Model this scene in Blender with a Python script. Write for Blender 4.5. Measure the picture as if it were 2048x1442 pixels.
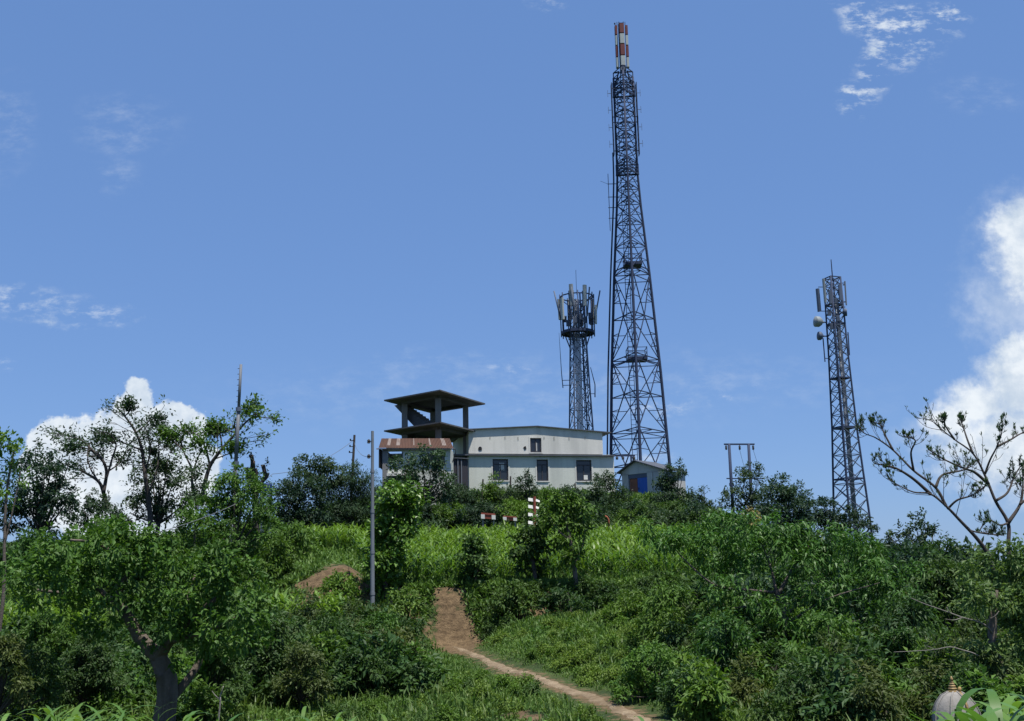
import bpy, math, random
import numpy as np
from mathutils import Matrix, Vector

for o in list(bpy.data.objects):
    bpy.data.objects.remove(o, do_unlink=True)
SC = bpy.context.scene
COL = SC.collection
R = math.radians

# ------------------------------------------------------------------ camera
FPX = 2200.0                       # focal length in pixels of the 2048 px wide photograph
_u = Vector((800 - 1024, 10670, -FPX)).normalized()        # zenith in camera axes
_f = Vector((0, 0, -1))
_y = (_f - _f.dot(_u) * _u).normalized()
_x = _y.cross(_u)
CR = Matrix((_x, _y, _u))          # camera axes -> world axes
cam = bpy.data.cameras.new('camera')
cam.sensor_width = 36.0
cam.lens = 36.0 * FPX / 2048.0
cam.clip_start = 0.1
cam.clip_end = 20000
camo = bpy.data.objects.new('camera', cam)
COL.objects.link(camo)
camo.matrix_world = CR.to_4x4()
SC.camera = camo

def ray(px, py):
    return CR @ Vector((px - 1024, 721 - py, -FPX))
def P(px, py, d):
    """point seen at photo pixel (px, py) at forward distance d metres"""
    w = ray(px, py)
    return w * (d / w.y)
def UV(px, py):
    w = ray(px, py)
    return w.x / w.y, w.z / w.y

# ------------------------------------------------------------------ world, sun, exposure
SUN_EL, SUN_AZ = R(72), R(142)     # azimuth clockwise from the view direction (+Y): right, a little behind the camera
EXPOSURE = 0.55
SC.view_settings.view_transform = 'Standard'
SC.view_settings.look = 'None'
SC.view_settings.exposure = EXPOSURE
SC.view_settings.gamma = 1.0
SC.view_settings.use_curve_mapping = False

W = bpy.data.worlds.new('World')
SC.world = W
W.use_nodes = True
nt = W.node_tree
nt.nodes.clear()

class NT:
    """tiny node-expression helper"""
    def __init__(s, tree): s.t = tree
    def n(s, typ, **kw):
        nd = s.t.nodes.new(typ)
        for k, v in kw.items(): setattr(nd, k, v)
        return nd
    def put(s, sock, v):
        if hasattr(v, 'is_linked') or isinstance(v, bpy.types.NodeSocket): s.t.links.new(v, sock)
        else: sock.default_value = v
    def m(s, op, a, b=None, c=None, clamp=False):
        nd = s.n('ShaderNodeMath', operation=op, use_clamp=clamp)
        for i, v in enumerate((a, b, c)):
            if v is not None: s.put(nd.inputs[i], v)
        return nd.outputs[0]
    def mr(s, v, a, b, c=0.0, d=1.0, smooth=True):
        nd = s.n('ShaderNodeMapRange', interpolation_type='SMOOTHSTEP' if smooth else 'LINEAR')
        for i, q in enumerate((v, a, b, c, d)): s.put(nd.inputs[i], q)
        return nd.outputs[0]
    def noise(s, vec, scale, detail=4.0, rough=0.55):
        nd = s.n('ShaderNodeTexNoise')
        if vec is not None: s.put(nd.inputs['Vector'], vec)
        nd.inputs['Scale'].default_value = scale
        nd.inputs['Detail'].default_value = detail
        nd.inputs['Roughness'].default_value = rough
        return nd.outputs[0], nd.outputs[1]
    def mix(s, f, a, b, blend='MIX'):
        nd = s.n('ShaderNodeMix', data_type='RGBA', blend_type=blend)
        s.put(nd.inputs[0], f); s.put(nd.inputs[6], a); s.put(nd.inputs[7], b)
        return nd.outputs[2]

w = NT(nt)
sky = w.n('ShaderNodeTexSky', sky_type='NISHITA')
sky.sun_disc = False
sky.sun_elevation = SUN_EL
sky.sun_rotation = SUN_AZ
sky.altitude = 900
sky.air_density = 1.0
sky.dust_density = 1.2
sky.ozone_density = 2.2
tc = w.n('ShaderNodeTexCoord')
sep = w.n('ShaderNodeSeparateXYZ')
nt.links.new(tc.outputs['Generated'], sep.inputs[0])
yy = w.m('MAXIMUM', sep.outputs[1], 0.08)
U0 = w.m('DIVIDE', sep.outputs[0], yy)
V0 = w.m('DIVIDE', sep.outputs[2], yy)
comb = w.n('ShaderNodeCombineXYZ')
nt.links.new(U0, comb.inputs[0]); nt.links.new(V0, comb.inputs[1])
_, wc = w.noise(comb.outputs[0], 13.0, 5.0, 0.6)
ws = w.n('ShaderNodeSeparateColor'); nt.links.new(wc, ws.inputs[0])
_, wc2 = w.noise(comb.outputs[0], 48.0, 4.0, 0.6)
ws2 = w.n('ShaderNodeSeparateColor'); nt.links.new(wc2, ws2.inputs[0])
def warped(c0, s1, o1, s2, o2):
    a = w.m('MULTIPLY_ADD', w.m('SUBTRACT', o1, 0.5), s1, c0)
    return w.m('MULTIPLY_ADD', w.m('SUBTRACT', o2, 0.5), s2, a)
Uc = warped(U0, 0.042, ws.outputs[0], 0.022, ws2.outputs[0])
Vc = warped(V0, 0.042, ws.outputs[1], 0.022, ws2.outputs[1])
def blob(U, V, px, py, rx, ry, amp=1.0):
    u0, v0 = UV(px, py)
    a = w.m('DIVIDE', w.m('SUBTRACT', U, u0), rx / FPX)
    b = w.m('DIVIDE', w.m('SUBTRACT', V, v0), ry / FPX)
    d = w.m('SQRT', w.m('ADD', w.m('MULTIPLY', a, a), w.m('MULTIPLY', b, b)))
    return w.m('MULTIPLY', w.m('SUBTRACT', 1.0, d), amp)
def union(lst):
    r = lst[0]
    for q in lst[1:]: r = w.m('SMOOTH_MAX', r, q, 0.15)
    return r
# cumulus behind the trees on the left
cumL = union([blob(Uc, Vc, *q) for q in (
    (268, 830, 54, 78), (215, 890, 95, 90), (120, 900, 75, 78), (345, 865, 72, 66), (250, 980, 190, 120),
    (395, 930, 48, 60), (90, 960, 60, 90))])
# cumulus at the right edge
cumR = union([blob(Uc, Vc, *q) for q in (
    (2090, 520, 150, 150), (2050, 455, 95, 75), (2070, 765, 140, 105), (1965, 800, 95, 62), (2050, 700, 80, 62),
    (1905, 838, 75, 50), (2080, 890, 270, 130))])
softR = union([blob(Uc, Vc, *q) for q in ((2030, 610, 170, 150), (1930, 870, 180, 80), (2060, 480, 150, 150))])
nF, _ = w.noise(comb.outputs[0], 60.0, 6.0, 0.62)
nM, _ = w.noise(comb.outputs[0], 17.0, 6.0, 0.6)
nFc = w.m('SUBTRACT', nF, 0.5)
aL = w.mr(w.m('MULTIPLY_ADD', nFc, 0.5, cumL), -0.02, 0.16)
aR = w.mr(w.m('MULTIPLY_ADD', nFc, 0.7, cumR), -0.10, 0.62)
aS = w.m('MULTIPLY', w.mr(w.m('MULTIPLY_ADD', nFc, 0.7, softR), 0.0, 0.9), 0.45)
# thin torn wisps (stretched noise)
mapp = w.n('ShaderNodeMapping'); nt.links.new(comb.outputs[0], mapp.inputs[0])
mapp.inputs['Scale'].default_value = (1.0, 2.0, 1.0)
nW, _ = w.noise(mapp.outputs[0], 34.0, 8.0, 0.68)
def wisps(lst, lo, hi):
    b = union([blob(Uc, Vc, *q) for q in lst])
    return w.m('MULTIPLY', w.mr(b, 0.0, 0.75), w.mr(nW, lo, hi))
wisp1 = wisps([(1720, 50, 70, 60), (1765, 110, 75, 40), (1715, 200, 60, 50), (1890, 45, 75, 60), (1700, 0, 60, 40), (1800, 70, 120, 110), (1740, 160, 60, 60)], 0.47, 0.66)
wisp2 = w.m('MULTIPLY', wisps([(60, 600, 150, 40), (160, 625, 210, 34), (10, 590, 70, 34), (1020, 742, 60, 16), (1320, 800, 90, 40), (1440, 797, 40, 14), (1300, 920, 80, 40), (1100, 5, 60, 34), (5, 725, 50, 20)], 0.44, 0.72), 0.6)
wisp3 = w.m('MULTIPLY', wisps([(255, 250, 150, 90), (240, 345, 70, 70), (10, 260, 90, 150), (1100, 780, 900, 110), (900, 720, 260, 40), (1960, 190, 120, 60)], 0.40, 0.75), 0.16)
alpha = w.m('MAXIMUM', w.m('MAXIMUM', w.m('MAXIMUM', aL, aR), w.m('MAXIMUM', aS, w.m('MULTIPLY', wisp1, 0.85))), w.m('MAXIMUM', wisp2, wisp3))
front = w.mr(sep.outputs[1], 0.1, 0.3)
alpha = w.m('MULTIPLY', alpha, front)
# cloud brightness: lumpy white with blue-grey hollows
light = w.mr(w.m('ADD', w.m('MULTIPLY', nM, 0.75), w.m('MULTIPLY', nF, 0.35)), 0.40, 0.68)
cloud_col = w.mix(light, (3.9, 4.6, 5.5, 1), (5.9, 6.3, 6.7, 1))
SKY_TINT = (0.92, 1.0, 1.12, 1)
skyc = w.mix(1.0, sky.outputs[0], SKY_TINT, 'MULTIPLY')
skyc = w.mix(0.65, skyc, (0.94, 1.92, 4.25, 1))      # constant blue mixed in to flatten the sky gradient
final = w.mix(alpha, skyc, cloud_col)
bg = w.n('ShaderNodeBackground')
nt.links.new(final, bg.inputs[0])
bg.inputs[1].default_value = 0.10
wo = w.n('ShaderNodeOutputWorld')
nt.links.new(bg.outputs[0], wo.inputs[0])

sl = bpy.data.lights.new('sun', 'SUN')
sl.energy = 4.8
sl.angle = R(0.5)
sl.color = (1.0, 0.95, 0.86)
so = bpy.data.objects.new('sun', sl)
COL.objects.link(so)
sdir = Vector((math.sin(SUN_AZ) * math.cos(SUN_EL), math.cos(SUN_AZ) * math.cos(SUN_EL), math.sin(SUN_EL)))
so.rotation_euler = sdir.to_track_quat('Z', 'Y').to_euler()
so.location = (0, 0, 60)

# ------------------------------------------------------------------ helpers
def tag(o, label=None, cat=None, group=None, kind=None):
    if label: o['label'] = label
    if cat: o['category'] = cat
    if group: o['group'] = group
    if kind: o['kind'] = kind
    return o

def empty(name, loc, label=None, cat=None, group=None):
    o = bpy.data.objects.new(name, None)
    o.empty_display_size = 0.3
    COL.objects.link(o)
    o.location = loc
    return tag(o, label, cat, group)

def origin(o):
    v = Vector((0, 0, 0))
    while o is not None:
        v += o.location
        o = o.parent
    return v

def link_mesh(name, verts, faces, mats, parent=None, smooth=False, loc=None, attrs=None, matidx=None):
    """verts in world coordinates; faces: list of tuples or an (n,4) array"""
    me = bpy.data.meshes.new(name)
    v = np.asarray(verts, dtype=np.float32).reshape(-1, 3)
    base = origin(parent) if parent else Vector(loc or (0, 0, 0))
    v = v - np.array(base, dtype=np.float32)
    if isinstance(faces, np.ndarray):
        k = faces.shape[1]
        me.vertices.add(len(v)); me.vertices.foreach_set('co', v.ravel())
        me.loops.add(faces.size); me.loops.foreach_set('vertex_index', faces.ravel().astype(np.int32))
        me.polygons.add(len(faces))
        me.polygons.foreach_set('loop_start', np.arange(0, faces.size, k, dtype=np.int32))
        me.polygons.foreach_set('loop_total', np.full(len(faces), k, dtype=np.int32))
        me.update(calc_edges=True)
    else:
        me.from_pydata([tuple(map(float, q)) for q in v], [], faces)
    for m in (mats if isinstance(mats, (list, tuple)) else [mats]): me.materials.append(m)
    if matidx is not None: me.polygons.foreach_set('material_index', np.asarray(matidx, dtype=np.int32))
    me.polygons.foreach_set('use_smooth', np.full(len(me.polygons), smooth, dtype=bool))
    for nm, arr in (attrs or {}).items():
        a = me.attributes.new(nm, 'FLOAT', 'POINT')
        a.data.foreach_set('value', np.asarray(arr, dtype=np.float32))
    me.update()
    o = bpy.data.objects.new(name, me)
    COL.objects.link(o)
    if parent: o.parent = parent
    else: o.location = base
    return o

class MB:
    def __init__(s): s.v = []; s.f = []; s.mi = []
    def add(s, vs, fs, mi=0):
        b = len(s.v)
        s.v += [tuple(q) for q in vs]
        s.f += [tuple(i + b for i in q) for q in fs]
        s.mi += [mi] * len(fs)
        return s
    def quad(s, a, b, c, d, mi=0): return s.add((a, b, c, d), ((0, 1, 2, 3),), mi)
    def hexa(s, p, mi=0):
        return s.add(p, ((3, 2, 1, 0), (4, 5, 6, 7), (0, 1, 5, 4), (1, 2, 6, 5), (2, 3, 7, 6), (3, 0, 4, 7)), mi)
    def obox(s, o, ex, ey, ez, mi=0):
        """box from corner o spanned by three edge vectors"""
        o, ex, ey, ez = Vector(o), Vector(ex), Vector(ey), Vector(ez)
        return s.hexa((o, o + ex, o + ex + ey, o + ey, o + ez, o + ex + ez, o + ex + ey + ez, o + ey + ez), mi)
    def beam(s, p, q, wd, ht=None, mi=0):
        p, q = Vector(p), Vector(q)
        ht = ht or wd
        d = (q - p)
        if d.length < 1e-6: return s
        d.normalize()
        up = Vector((0, 0, 1)) if abs(d.z) < 0.95 else Vector((0, 1, 0))
        sx = d.cross(up).normalized() * wd / 2
        sy = sx.cross(d).normalized() * ht / 2
        return s.hexa((p - sx - sy, p + sx - sy, p + sx + sy, p - sx + sy, q - sx - sy, q + sx - sy, q + sx + sy, q - sx + sy), mi)
    def tube(s, pts, rad, n=6, mi=0, caps=True, lump=0.0):
        pts = [Vector(q) for q in pts]
        if not hasattr(rad, '__len__'): rad = [rad] * len(pts)
        t0 = (pts[-1] - pts[0]).normalized()
        ref = Vector((0, 0, 1)) if abs(t0.z) < 0.8 else Vector((1, 0, 0))
        vs = []
        for i, p in enumerate(pts):
            t = (pts[min(i + 1, len(pts) - 1)] - pts[max(i - 1, 0)])
            if t.length < 1e-9: t = t0.copy()
            t.normalize()
            a = t.cross(ref)
            if a.length < 1e-3: a = t.cross(Vector((0, 1, 0.3)))
            a.normalize(); b = t.cross(a)
            for k in range(n):
                an = 2 * math.pi * k / n
                lm = 1 + lump * (math.sin(3 * an + i * 0.5) + 0.7 * math.sin(5 * an - i * 0.9 + 1) + 0.5 * math.sin(i * 1.7 + an)) if lump else 1.0
                vs.append(p + (a * math.cos(an) + b * math.sin(an)) * rad[i] * lm)
        fs = []
        for i in range(len(pts) - 1):
            for k in range(n):
                fs.append((i * n + k, i * n + (k + 1) % n, (i + 1) * n + (k + 1) % n, (i + 1) * n + k))
        if caps:
            fs.append(tuple(range(n - 1, -1, -1)))
            fs.append(tuple((len(pts) - 1) * n + k for k in range(n)))
        return s.add(vs, fs, mi)
    def lathe(s, c, prof, n=14, axis=None, mi=0):
        """prof: list of (radius, height) along axis from c"""
        ax = Vector(axis or (0, 0, 1)).normalized()
        a = ax.cross(Vector((0, 1, 0)) if abs(ax.y) < 0.9 else Vector((1, 0, 0))).normalized()
        b = ax.cross(a)
        c = Vector(c); vs = []
        for r, h in prof:
            for k in range(n):
                an = 2 * math.pi * k / n
                vs.append(c + ax * h + (a * math.cos(an) + b * math.sin(an)) * max(r, 1e-4))
        fs = []
        for i in range(len(prof) - 1):
            for k in range(n):
                fs.append((i * n + k, i * n + (k + 1) % n, (i + 1) * n + (k + 1) % n, (i + 1) * n + k))
        fs.append(tuple(range(n - 1, -1, -1)))
        fs.append(tuple((len(prof) - 1) * n + k for k in range(n)))
        return s.add(vs, fs, mi)
    def build(s, name, mats, parent=None, smooth=False, loc=None):
        return link_mesh(name, s.v, s.f, mats, parent, smooth, loc, matidx=s.mi)

# ------------------------------------------------------------------ materials
MATS = {}
def principled(name):
    m = bpy.data.materials.new(name)
    m.use_nodes = True
    t = m.node_tree
    t.nodes.clear()
    h = NT(t)
    out = h.n('ShaderNodeOutputMaterial')
    p = h.n('ShaderNodeBsdfPrincipled')
    t.links.new(p.outputs[0], out.inputs[0])
    MATS[name] = m
    return m, h, p, out

def weathered(name, base, dirt, rough=0.8, scale=1.2, amount=0.5, bump=0.3, streaks=False, spec=0.3, metallic=0.0, fine=18.0):
    m, h, p, out = principled(name)
    tcn = h.n('ShaderNodeTexCoord')
    vec = tcn.outputs['Object']
    if streaks:
        mp = h.n('ShaderNodeMapping'); h.t.links.new(vec, mp.inputs[0])
        mp.inputs['Scale'].default_value = (1.0, 1.0, 0.13)
        vec2 = mp.outputs[0]
    else: vec2 = vec
    n1, _ = h.noise(vec2, scale, 6, 0.62)
    n2, _ = h.noise(vec, fine, 4, 0.6)
    f = h.mr(n1, 0.42, 0.72)
    c = h.mix(h.m('MULTIPLY', f, amount), (*base, 1), (*dirt, 1))
    c = h.mix(h.m('MULTIPLY', h.mr(n2, 0.35, 0.7), 0.22), c, (*[q * 0.6 for q in base], 1))
    h.t.links.new(c, p.inputs['Base Color'])
    p.inputs['Roughness'].default_value = rough
    p.inputs['Specular IOR Level'].default_value = spec
    p.inputs['Metallic'].default_value = metallic
    if bump:
        b = h.n('ShaderNodeBump'); b.inputs['Strength'].default_value = bump; b.inputs['Distance'].default_value = 0.03
        h.t.links.new(n2, b.inputs['Height']); h.t.links.new(b.outputs[0], p.inputs['Normal'])
    return m

M_wall = weathered('cream_plaster', (0.60, 0.59, 0.55), (0.36, 0.36, 0.34), 0.9, 0.8, 0.6, 0.25, streaks=True)
M_wall2 = weathered('pale_green_plaster', (0.55, 0.57, 0.52), (0.32, 0.335, 0.31), 0.9, 0.8, 0.6, 0.25, streaks=True)
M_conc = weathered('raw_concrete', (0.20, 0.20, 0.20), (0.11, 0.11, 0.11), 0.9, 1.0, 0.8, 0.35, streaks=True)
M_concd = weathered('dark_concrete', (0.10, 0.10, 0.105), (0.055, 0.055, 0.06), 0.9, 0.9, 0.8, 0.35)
M_shed = weathered('grey_rendered_wall', (0.46, 0.465, 0.46), (0.24, 0.24, 0.24), 0.9, 1.0, 0.8, 0.3, streaks=True)
M_concs = weathered('stained_plaster', (0.24, 0.24, 0.22), (0.15, 0.15, 0.14), 0.9, 2.0, 0.8, 0.3)
M_roof = weathered('dark_sheet_metal', (0.08, 0.09, 0.11), (0.05, 0.045, 0.045), 0.6, 1.5, 0.6, 0.1)
M_rust = weathered('rusty_sheet', (0.105, 0.055, 0.040), (0.06, 0.040, 0.034), 0.75, 2.2, 0.8, 0.2, streaks=True)
M_zinc = weathered('bare_zinc', (0.27, 0.23, 0.21), (0.15, 0.09, 0.07), 0.6, 3.0, 0.7, 0.1, streaks=True)
M_frame = weathered('dark_window_frame', (0.035, 0.035, 0.045), (0.05, 0.04, 0.04), 0.6, 2.0, 0.4, 0.0)
M_black = weathered('black_plastic', (0.012, 0.013, 0.016), (0.03, 0.03, 0.03), 0.6, 2.0, 0.4, 0.1)
M_steel = weathered('dark_tower_steel', (0.034, 0.048, 0.092), (0.026, 0.034, 0.06), 0.7, 0.9, 0.6, 0.0, spec=0.15)
M_galv = weathered('galvanised_steel', (0.085, 0.11, 0.165), (0.055, 0.07, 0.10), 0.6, 0.9, 0.6, 0.0)
M_pole = weathered('pale_grey_pole', (0.17, 0.19, 0.22), (0.10, 0.11, 0.13), 0.6, 0.8, 0.6, 0.1)
M_poled = weathered('mid_grey_pole', (0.12, 0.135, 0.16), (0.12, 0.13, 0.15), 0.6, 0.8, 0.6, 0.1)
M_panel = weathered('antenna_white', (0.36, 0.39, 0.39), (0.26, 0.28, 0.28), 0.5, 1.5, 0.5, 0.0)
M_red = weathered('antenna_red', (0.13, 0.028, 0.026), (0.08, 0.02, 0.02), 0.55, 2.0, 0.6, 0.0)
M_redp = weathered('red_paint', (0.24, 0.06, 0.04), (0.15, 0.05, 0.04), 0.6, 3.0, 0.6, 0.1)
M_orange = weathered('orange_paint', (0.30, 0.09, 0.04), (0.2, 0.07, 0.04), 0.6, 3.0, 0.6, 0.1)
M_white = weathered('white_paint', (0.6, 0.6, 0.57), (0.6, 0.58, 0.5), 0.7, 4.0, 0.4, 0.1)
M_blue = weathered('blue_door_paint', (0.03, 0.12, 0.48), (0.03, 0.08, 0.3), 0.55, 2.0, 0.5, 0.05, streaks=True)
M_tank = weathered('deep_blue_plastic', (0.012, 0.035, 0.13), (0.01, 0.02, 0.06), 0.6, 2.0, 0.5, 0.05)
M_rustdoor = weathered('rust_brown_panel', (0.22, 0.09, 0.06), (0.12, 0.06, 0.05), 0.7, 2.0, 0.7, 0.1)
M_dish = weathered('dish_grey', (0.22, 0.25, 0.27), (0.15, 0.17, 0.18), 0.6, 1.5, 0.5, 0.0)
M_gold = weathered('old_gilding', (0.30, 0.20, 0.08), (0.16, 0.11, 0.06), 0.5, 8.0, 0.7, 0.2)
M_stupa = weathered('weathered_whitewash', (0.25, 0.235, 0.215), (0.10, 0.095, 0.085), 0.9, 3.0, 0.8, 0.3, streaks=True)
M_bark = weathered('grey_bark', (0.12, 0.10, 0.085), (0.06, 0.05, 0.045), 0.95, 3.0, 0.8, 0.6, streaks=True)
M_barkd = weathered('dark_bark', (0.065, 0.055, 0.05), (0.03, 0.027, 0.025), 0.95, 4.0, 0.8, 0.7)
M_barkg = weathered('warm_grey_bark', (0.13, 0.108, 0.088), (0.06, 0.05, 0.042), 0.95, 5.0, 0.9, 0.9, streaks=True)
M_barkp = weathered('pale_bark', (0.20, 0.185, 0.165), (0.12, 0.11, 0.10), 0.9, 4.0, 0.8, 0.4)
M_wire = weathered('wire_grey', (0.12, 0.13, 0.15), (0.1, 0.1, 0.1), 0.6, 2, 0.2, 0.0)
M_cable = weathered('grey_cable', (0.24, 0.27, 0.32), (0.12, 0.13, 0.16), 0.6, 2, 0.5, 0.0)
m, h, p, out = principled('window_glass')
p.inputs['Base Color'].default_value = (0.022, 0.026, 0.035, 1); p.inputs['Roughness'].default_value = 0.12
M_glass = m
m, h, p, out = principled('curtain_cloth')
n1, _ = h.noise(None, 6, 3)
h.t.links.new(h.mix(n1, (0.5, 0.5, 0.48, 1), (0.35, 0.36, 0.36, 1)), p.inputs['Base Color']); p.inputs['Roughness'].default_value = 0.9
M_cloth = m

def leafmat(name, dark, light, trans=0.3, rough=0.55, spec=0.25, big=0.5):
    m = bpy.data.materials.new(name); m.use_nodes = True
    t = m.node_tree; t.nodes.clear(); h = NT(t)
    out = h.n('ShaderNodeOutputMaterial')
    p = h.n('ShaderNodeBsdfPrincipled')
    at = h.n('ShaderNodeAttribute', attribute_name='tint')
    ob = h.n('ShaderNodeObjectInfo')
    tcn = h.n('ShaderNodeTexCoord')
    n1, _ = h.noise(tcn.outputs['Object'], big, 3, 0.6)
    f = h.m('ADD', h.m('MULTIPLY', at.outputs['Fac'], 0.75), h.m('MULTIPLY', h.mr(n1, 0.3, 0.7), 0.3))
    f = h.m('ADD', f, h.m('MULTIPLY', h.m('SUBTRACT', ob.outputs['Random'], 0.5), 0.5), clamp=True)
    c = h.mix(f, (*dark, 1), (*light, 1))
    hv = h.m('FRACT', h.m('MULTIPLY', ob.outputs['Random'], 7.31))
    hv = h.m('ADD', h.m('MULTIPLY', hv, 0.6), h.m('MULTIPLY', h.m('FRACT', h.m('MULTIPLY', at.outputs['Fac'], 5.7)), 0.4))
    c = h.mix(hv, h.mix(1.0, c, (0.82, 0.95, 1.10, 1), 'MULTIPLY'), h.mix(1.0, c, (1.32, 1.10, 0.75, 1), 'MULTIPLY'))
    h.t.links.new(c, p.inputs['Base Color'])
    p.inputs['Roughness'].default_value = rough
    p.inputs['Specular IOR Level'].default_value = spec
    tr = h.n('ShaderNodeBsdfTranslucent')
    c2 = h.mix(1.0, c, (1.15, 1.25, 0.55, 1), 'MULTIPLY')
    h.t.links.new(c2, tr.inputs[0])
    mx = h.n('ShaderNodeMixShader'); mx.inputs[0].default_value = trans
    t.links.new(p.outputs[0], mx.inputs[1]); t.links.new(tr.outputs[0], mx.inputs[2])
    t.links.new(mx.outputs[0], out.inputs[0])
    MATS[name] = m
    return m
L_mid = leafmat('leaf_mid_green', (0.0333, 0.08, 0.0189), (0.1088, 0.2125, 0.0357))
L_dark = leafmat('leaf_dark_green', (0.023, 0.055, 0.021), (0.0666, 0.135, 0.0378))
L_far = leafmat('leaf_far_green', (0.018, 0.042, 0.028), (0.050, 0.096, 0.050))  # bluish darkening of distance put into the leaf colour
L_gloss = leafmat('leaf_glossy_green', (0.024, 0.068, 0.014), (0.074, 0.170, 0.030), 0.26, 0.5, 0.3)
L_vine = leafmat('leaf_vine_green', (0.030, 0.080, 0.016), (0.095, 0.215, 0.034), 0.26, 0.42, 0.4)
L_herb = leafmat('leaf_herb_green', (0.0512, 0.1063, 0.0231), (0.1344, 0.225, 0.0441), big=0.25)
L_corn = leafmat('leaf_maize', (0.0478, 0.115, 0.02), (0.138, 0.255, 0.055), 0.35, 0.45, 0.35, big=0.2)
L_pale = leafmat('leaf_pale_green', (0.0486, 0.1063, 0.042), (0.1152, 0.2, 0.0735))
L_dry = leafmat('leaf_olive_dry', (0.040, 0.066, 0.022), (0.088, 0.125, 0.042))
L_grass = leafmat('grass_blade', (0.0512, 0.1063, 0.021), (0.1408, 0.2, 0.0473), 0.35, 0.5, 0.3, big=0.3)
L_yel = leafmat('flower_ochre', (0.1656, 0.14, 0.05), (0.3312, 0.28, 0.1))

# ------------------------------------------------------------------ terrain
TD = np.array([0, 6, 12, 18, 24, 32, 40, 44.3, 45.9, 56, 66, 74, 80, 92, 115, 150, 400.0])
TC = np.array([-300, 300, 560, 680, 745, 900, 1100, 1300, 1600, 2000, 2400.0])
TZ = np.array([
    [-1.7, -1.8, -2.6, -3.0, -2.7, -2.2, -1.2, -1.0, -0.5, 0.8, 1.8, 2.6, 3.2, 3.6, 0, -10, -16],
    [-1.7, -1.8, -2.6, -2.9, -2.6, -2.2, -1.2, -1.0, -0.5, 1.0, 2.4, 3.2, 3.8, 4.0, 0, -10, -16],
    [-1.7, -1.8, -2.6, -2.9, -2.6, -2.2, -1.3, -1.1, 0.2, 1.4, 2.6, 3.8, 5.0, 5.2, 2, -10, -16],
    [-1.7, -1.8, -2.6, -2.8, -2.6, -2.3, -1.3, -0.8, 0.9, 1.7, 2.6, 4.2, 6.0, 6.4, 3, -10, -16],
    [-1.7, -1.8, -2.6, -2.8, -2.6, -2.4, -1.8, -1.5, 0.1, 1.4, 2.5, 4.3, 6.3, 6.6, 3, -10, -16],
    [-1.7, -1.8, -2.6, -2.7, -2.55, -2.5, -2.4, -2.2, 0.0, 1.3, 2.4, 4.4, 6.6, 6.8, 3, -10, -16],
    [-1.7, -1.8, -2.5, -2.6, -2.45, -2.1, -1.6, -1.3, 0.0, 1.2, 2.3, 4.4, 6.6, 6.8, 3, -10, -16],
    [-1.7, -1.8, -2.4, -2.5, -2.4, -1.7, -1.2, -0.9, 0.0, 1.2, 2.2, 4.0, 6.2, 6.6, 3, -10, -16],
    [-1.7, -1.8, -2.3, -2.5, -2.4, -1.7, -1.0, -0.6, 0.0, 0.8, 1.4, 2.0, 2.5, 2.7, 1, -10, -16],
    [-1.7, -1.8, -2.2, -2.5, -2.4, -1.8, -1.2, -0.9, -0.6, -0.3, 0.0, 0.1, 0.0, -0.3, -2, -10, -16],
    [-1.7, -1.8, -2.2, -2.5, -2.4, -1.8, -1.2, -0.9, -0.6, -0.3, 0.0, 0.1, 0.0, -0.3, -2, -10, -16]])
PATH = None
def path_dist(x, y):
    d_ = np.full(np.shape(x), 9.0)
    if PATH is None: return d_
    for q in PATH[::2]: d_ = np.minimum(d_, np.hypot(x - q[0], y - q[1]))
    return d_
def ground(x, y):
    x = np.asarray(x, dtype=float); y = np.asarray(y, dtype=float)
    yc = np.clip(y, 0, 399.9)
    c = np.clip(1024 + x / np.maximum(y, 5.0) * FPX, TC[0], TC[-1] - 1e-3)
    i = np.clip(np.searchsorted(TC, c, 'right') - 1, 0, len(TC) - 2)
    j = np.clip(np.searchsorted(TD, yc, 'right') - 1, 0, len(TD) - 2)
    a = (c - TC[i]) / (TC[i + 1] - TC[i]); a = a * a * (3 - 2 * a)
    b = (yc - TD[j]) / (TD[j + 1] - TD[j])
    z = (TZ[i, j] * (1 - b) + TZ[i, j + 1] * b) * (1 - a) + (TZ[i + 1, j] * (1 - b) + TZ[i + 1, j + 1] * b) * a
    w_ = np.clip((y - 8) / 10, 0, 1) * np.clip((130 - y) / 30, 0, 1)
    if PATH is not None:
        near = np.zeros(np.shape(x)) + ((y > 14) & (y < 46) & (np.abs(x) < 8))
        if np.any(near): w_ = w_ * np.where(near > 0, np.clip((path_dist(x, y) - 0.5) / 1.5, 0, 1), 1)
    z = z + 0.45 * w_ * (0.10 * np.sin(x * 0.9 + 0.6 * y) + 0.08 * np.sin(1.7 * y - 0.8 * x + 1.3) + 0.05 * np.sin(3.1 * x + 2.3 * y) + 0.04 * np.sin(4.7 * y - 3.9 * x))
    return z
def gz(x, y): return float(ground(x, y))
def hit(px, py, d0=5.0, d1=140.0):
    w_ = ray(px, py)
    d = np.linspace(d0, d1, 2700)
    q = ground(w_.x / w_.y * d, d) - w_.z / w_.y * d
    k = np.argmax(q > 0)
    dd = d[k] if q[k] > 0 else d1
    return Vector((w_.x / w_.y * dd, dd, gz(w_.x / w_.y * dd, dd)))
def spot(px, d):
    """ground point under photo column px (taken at the horizon row) at distance d"""
    x = (px - 1024) / FPX * d
    return Vector((x, d, gz(x, d)))

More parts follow.
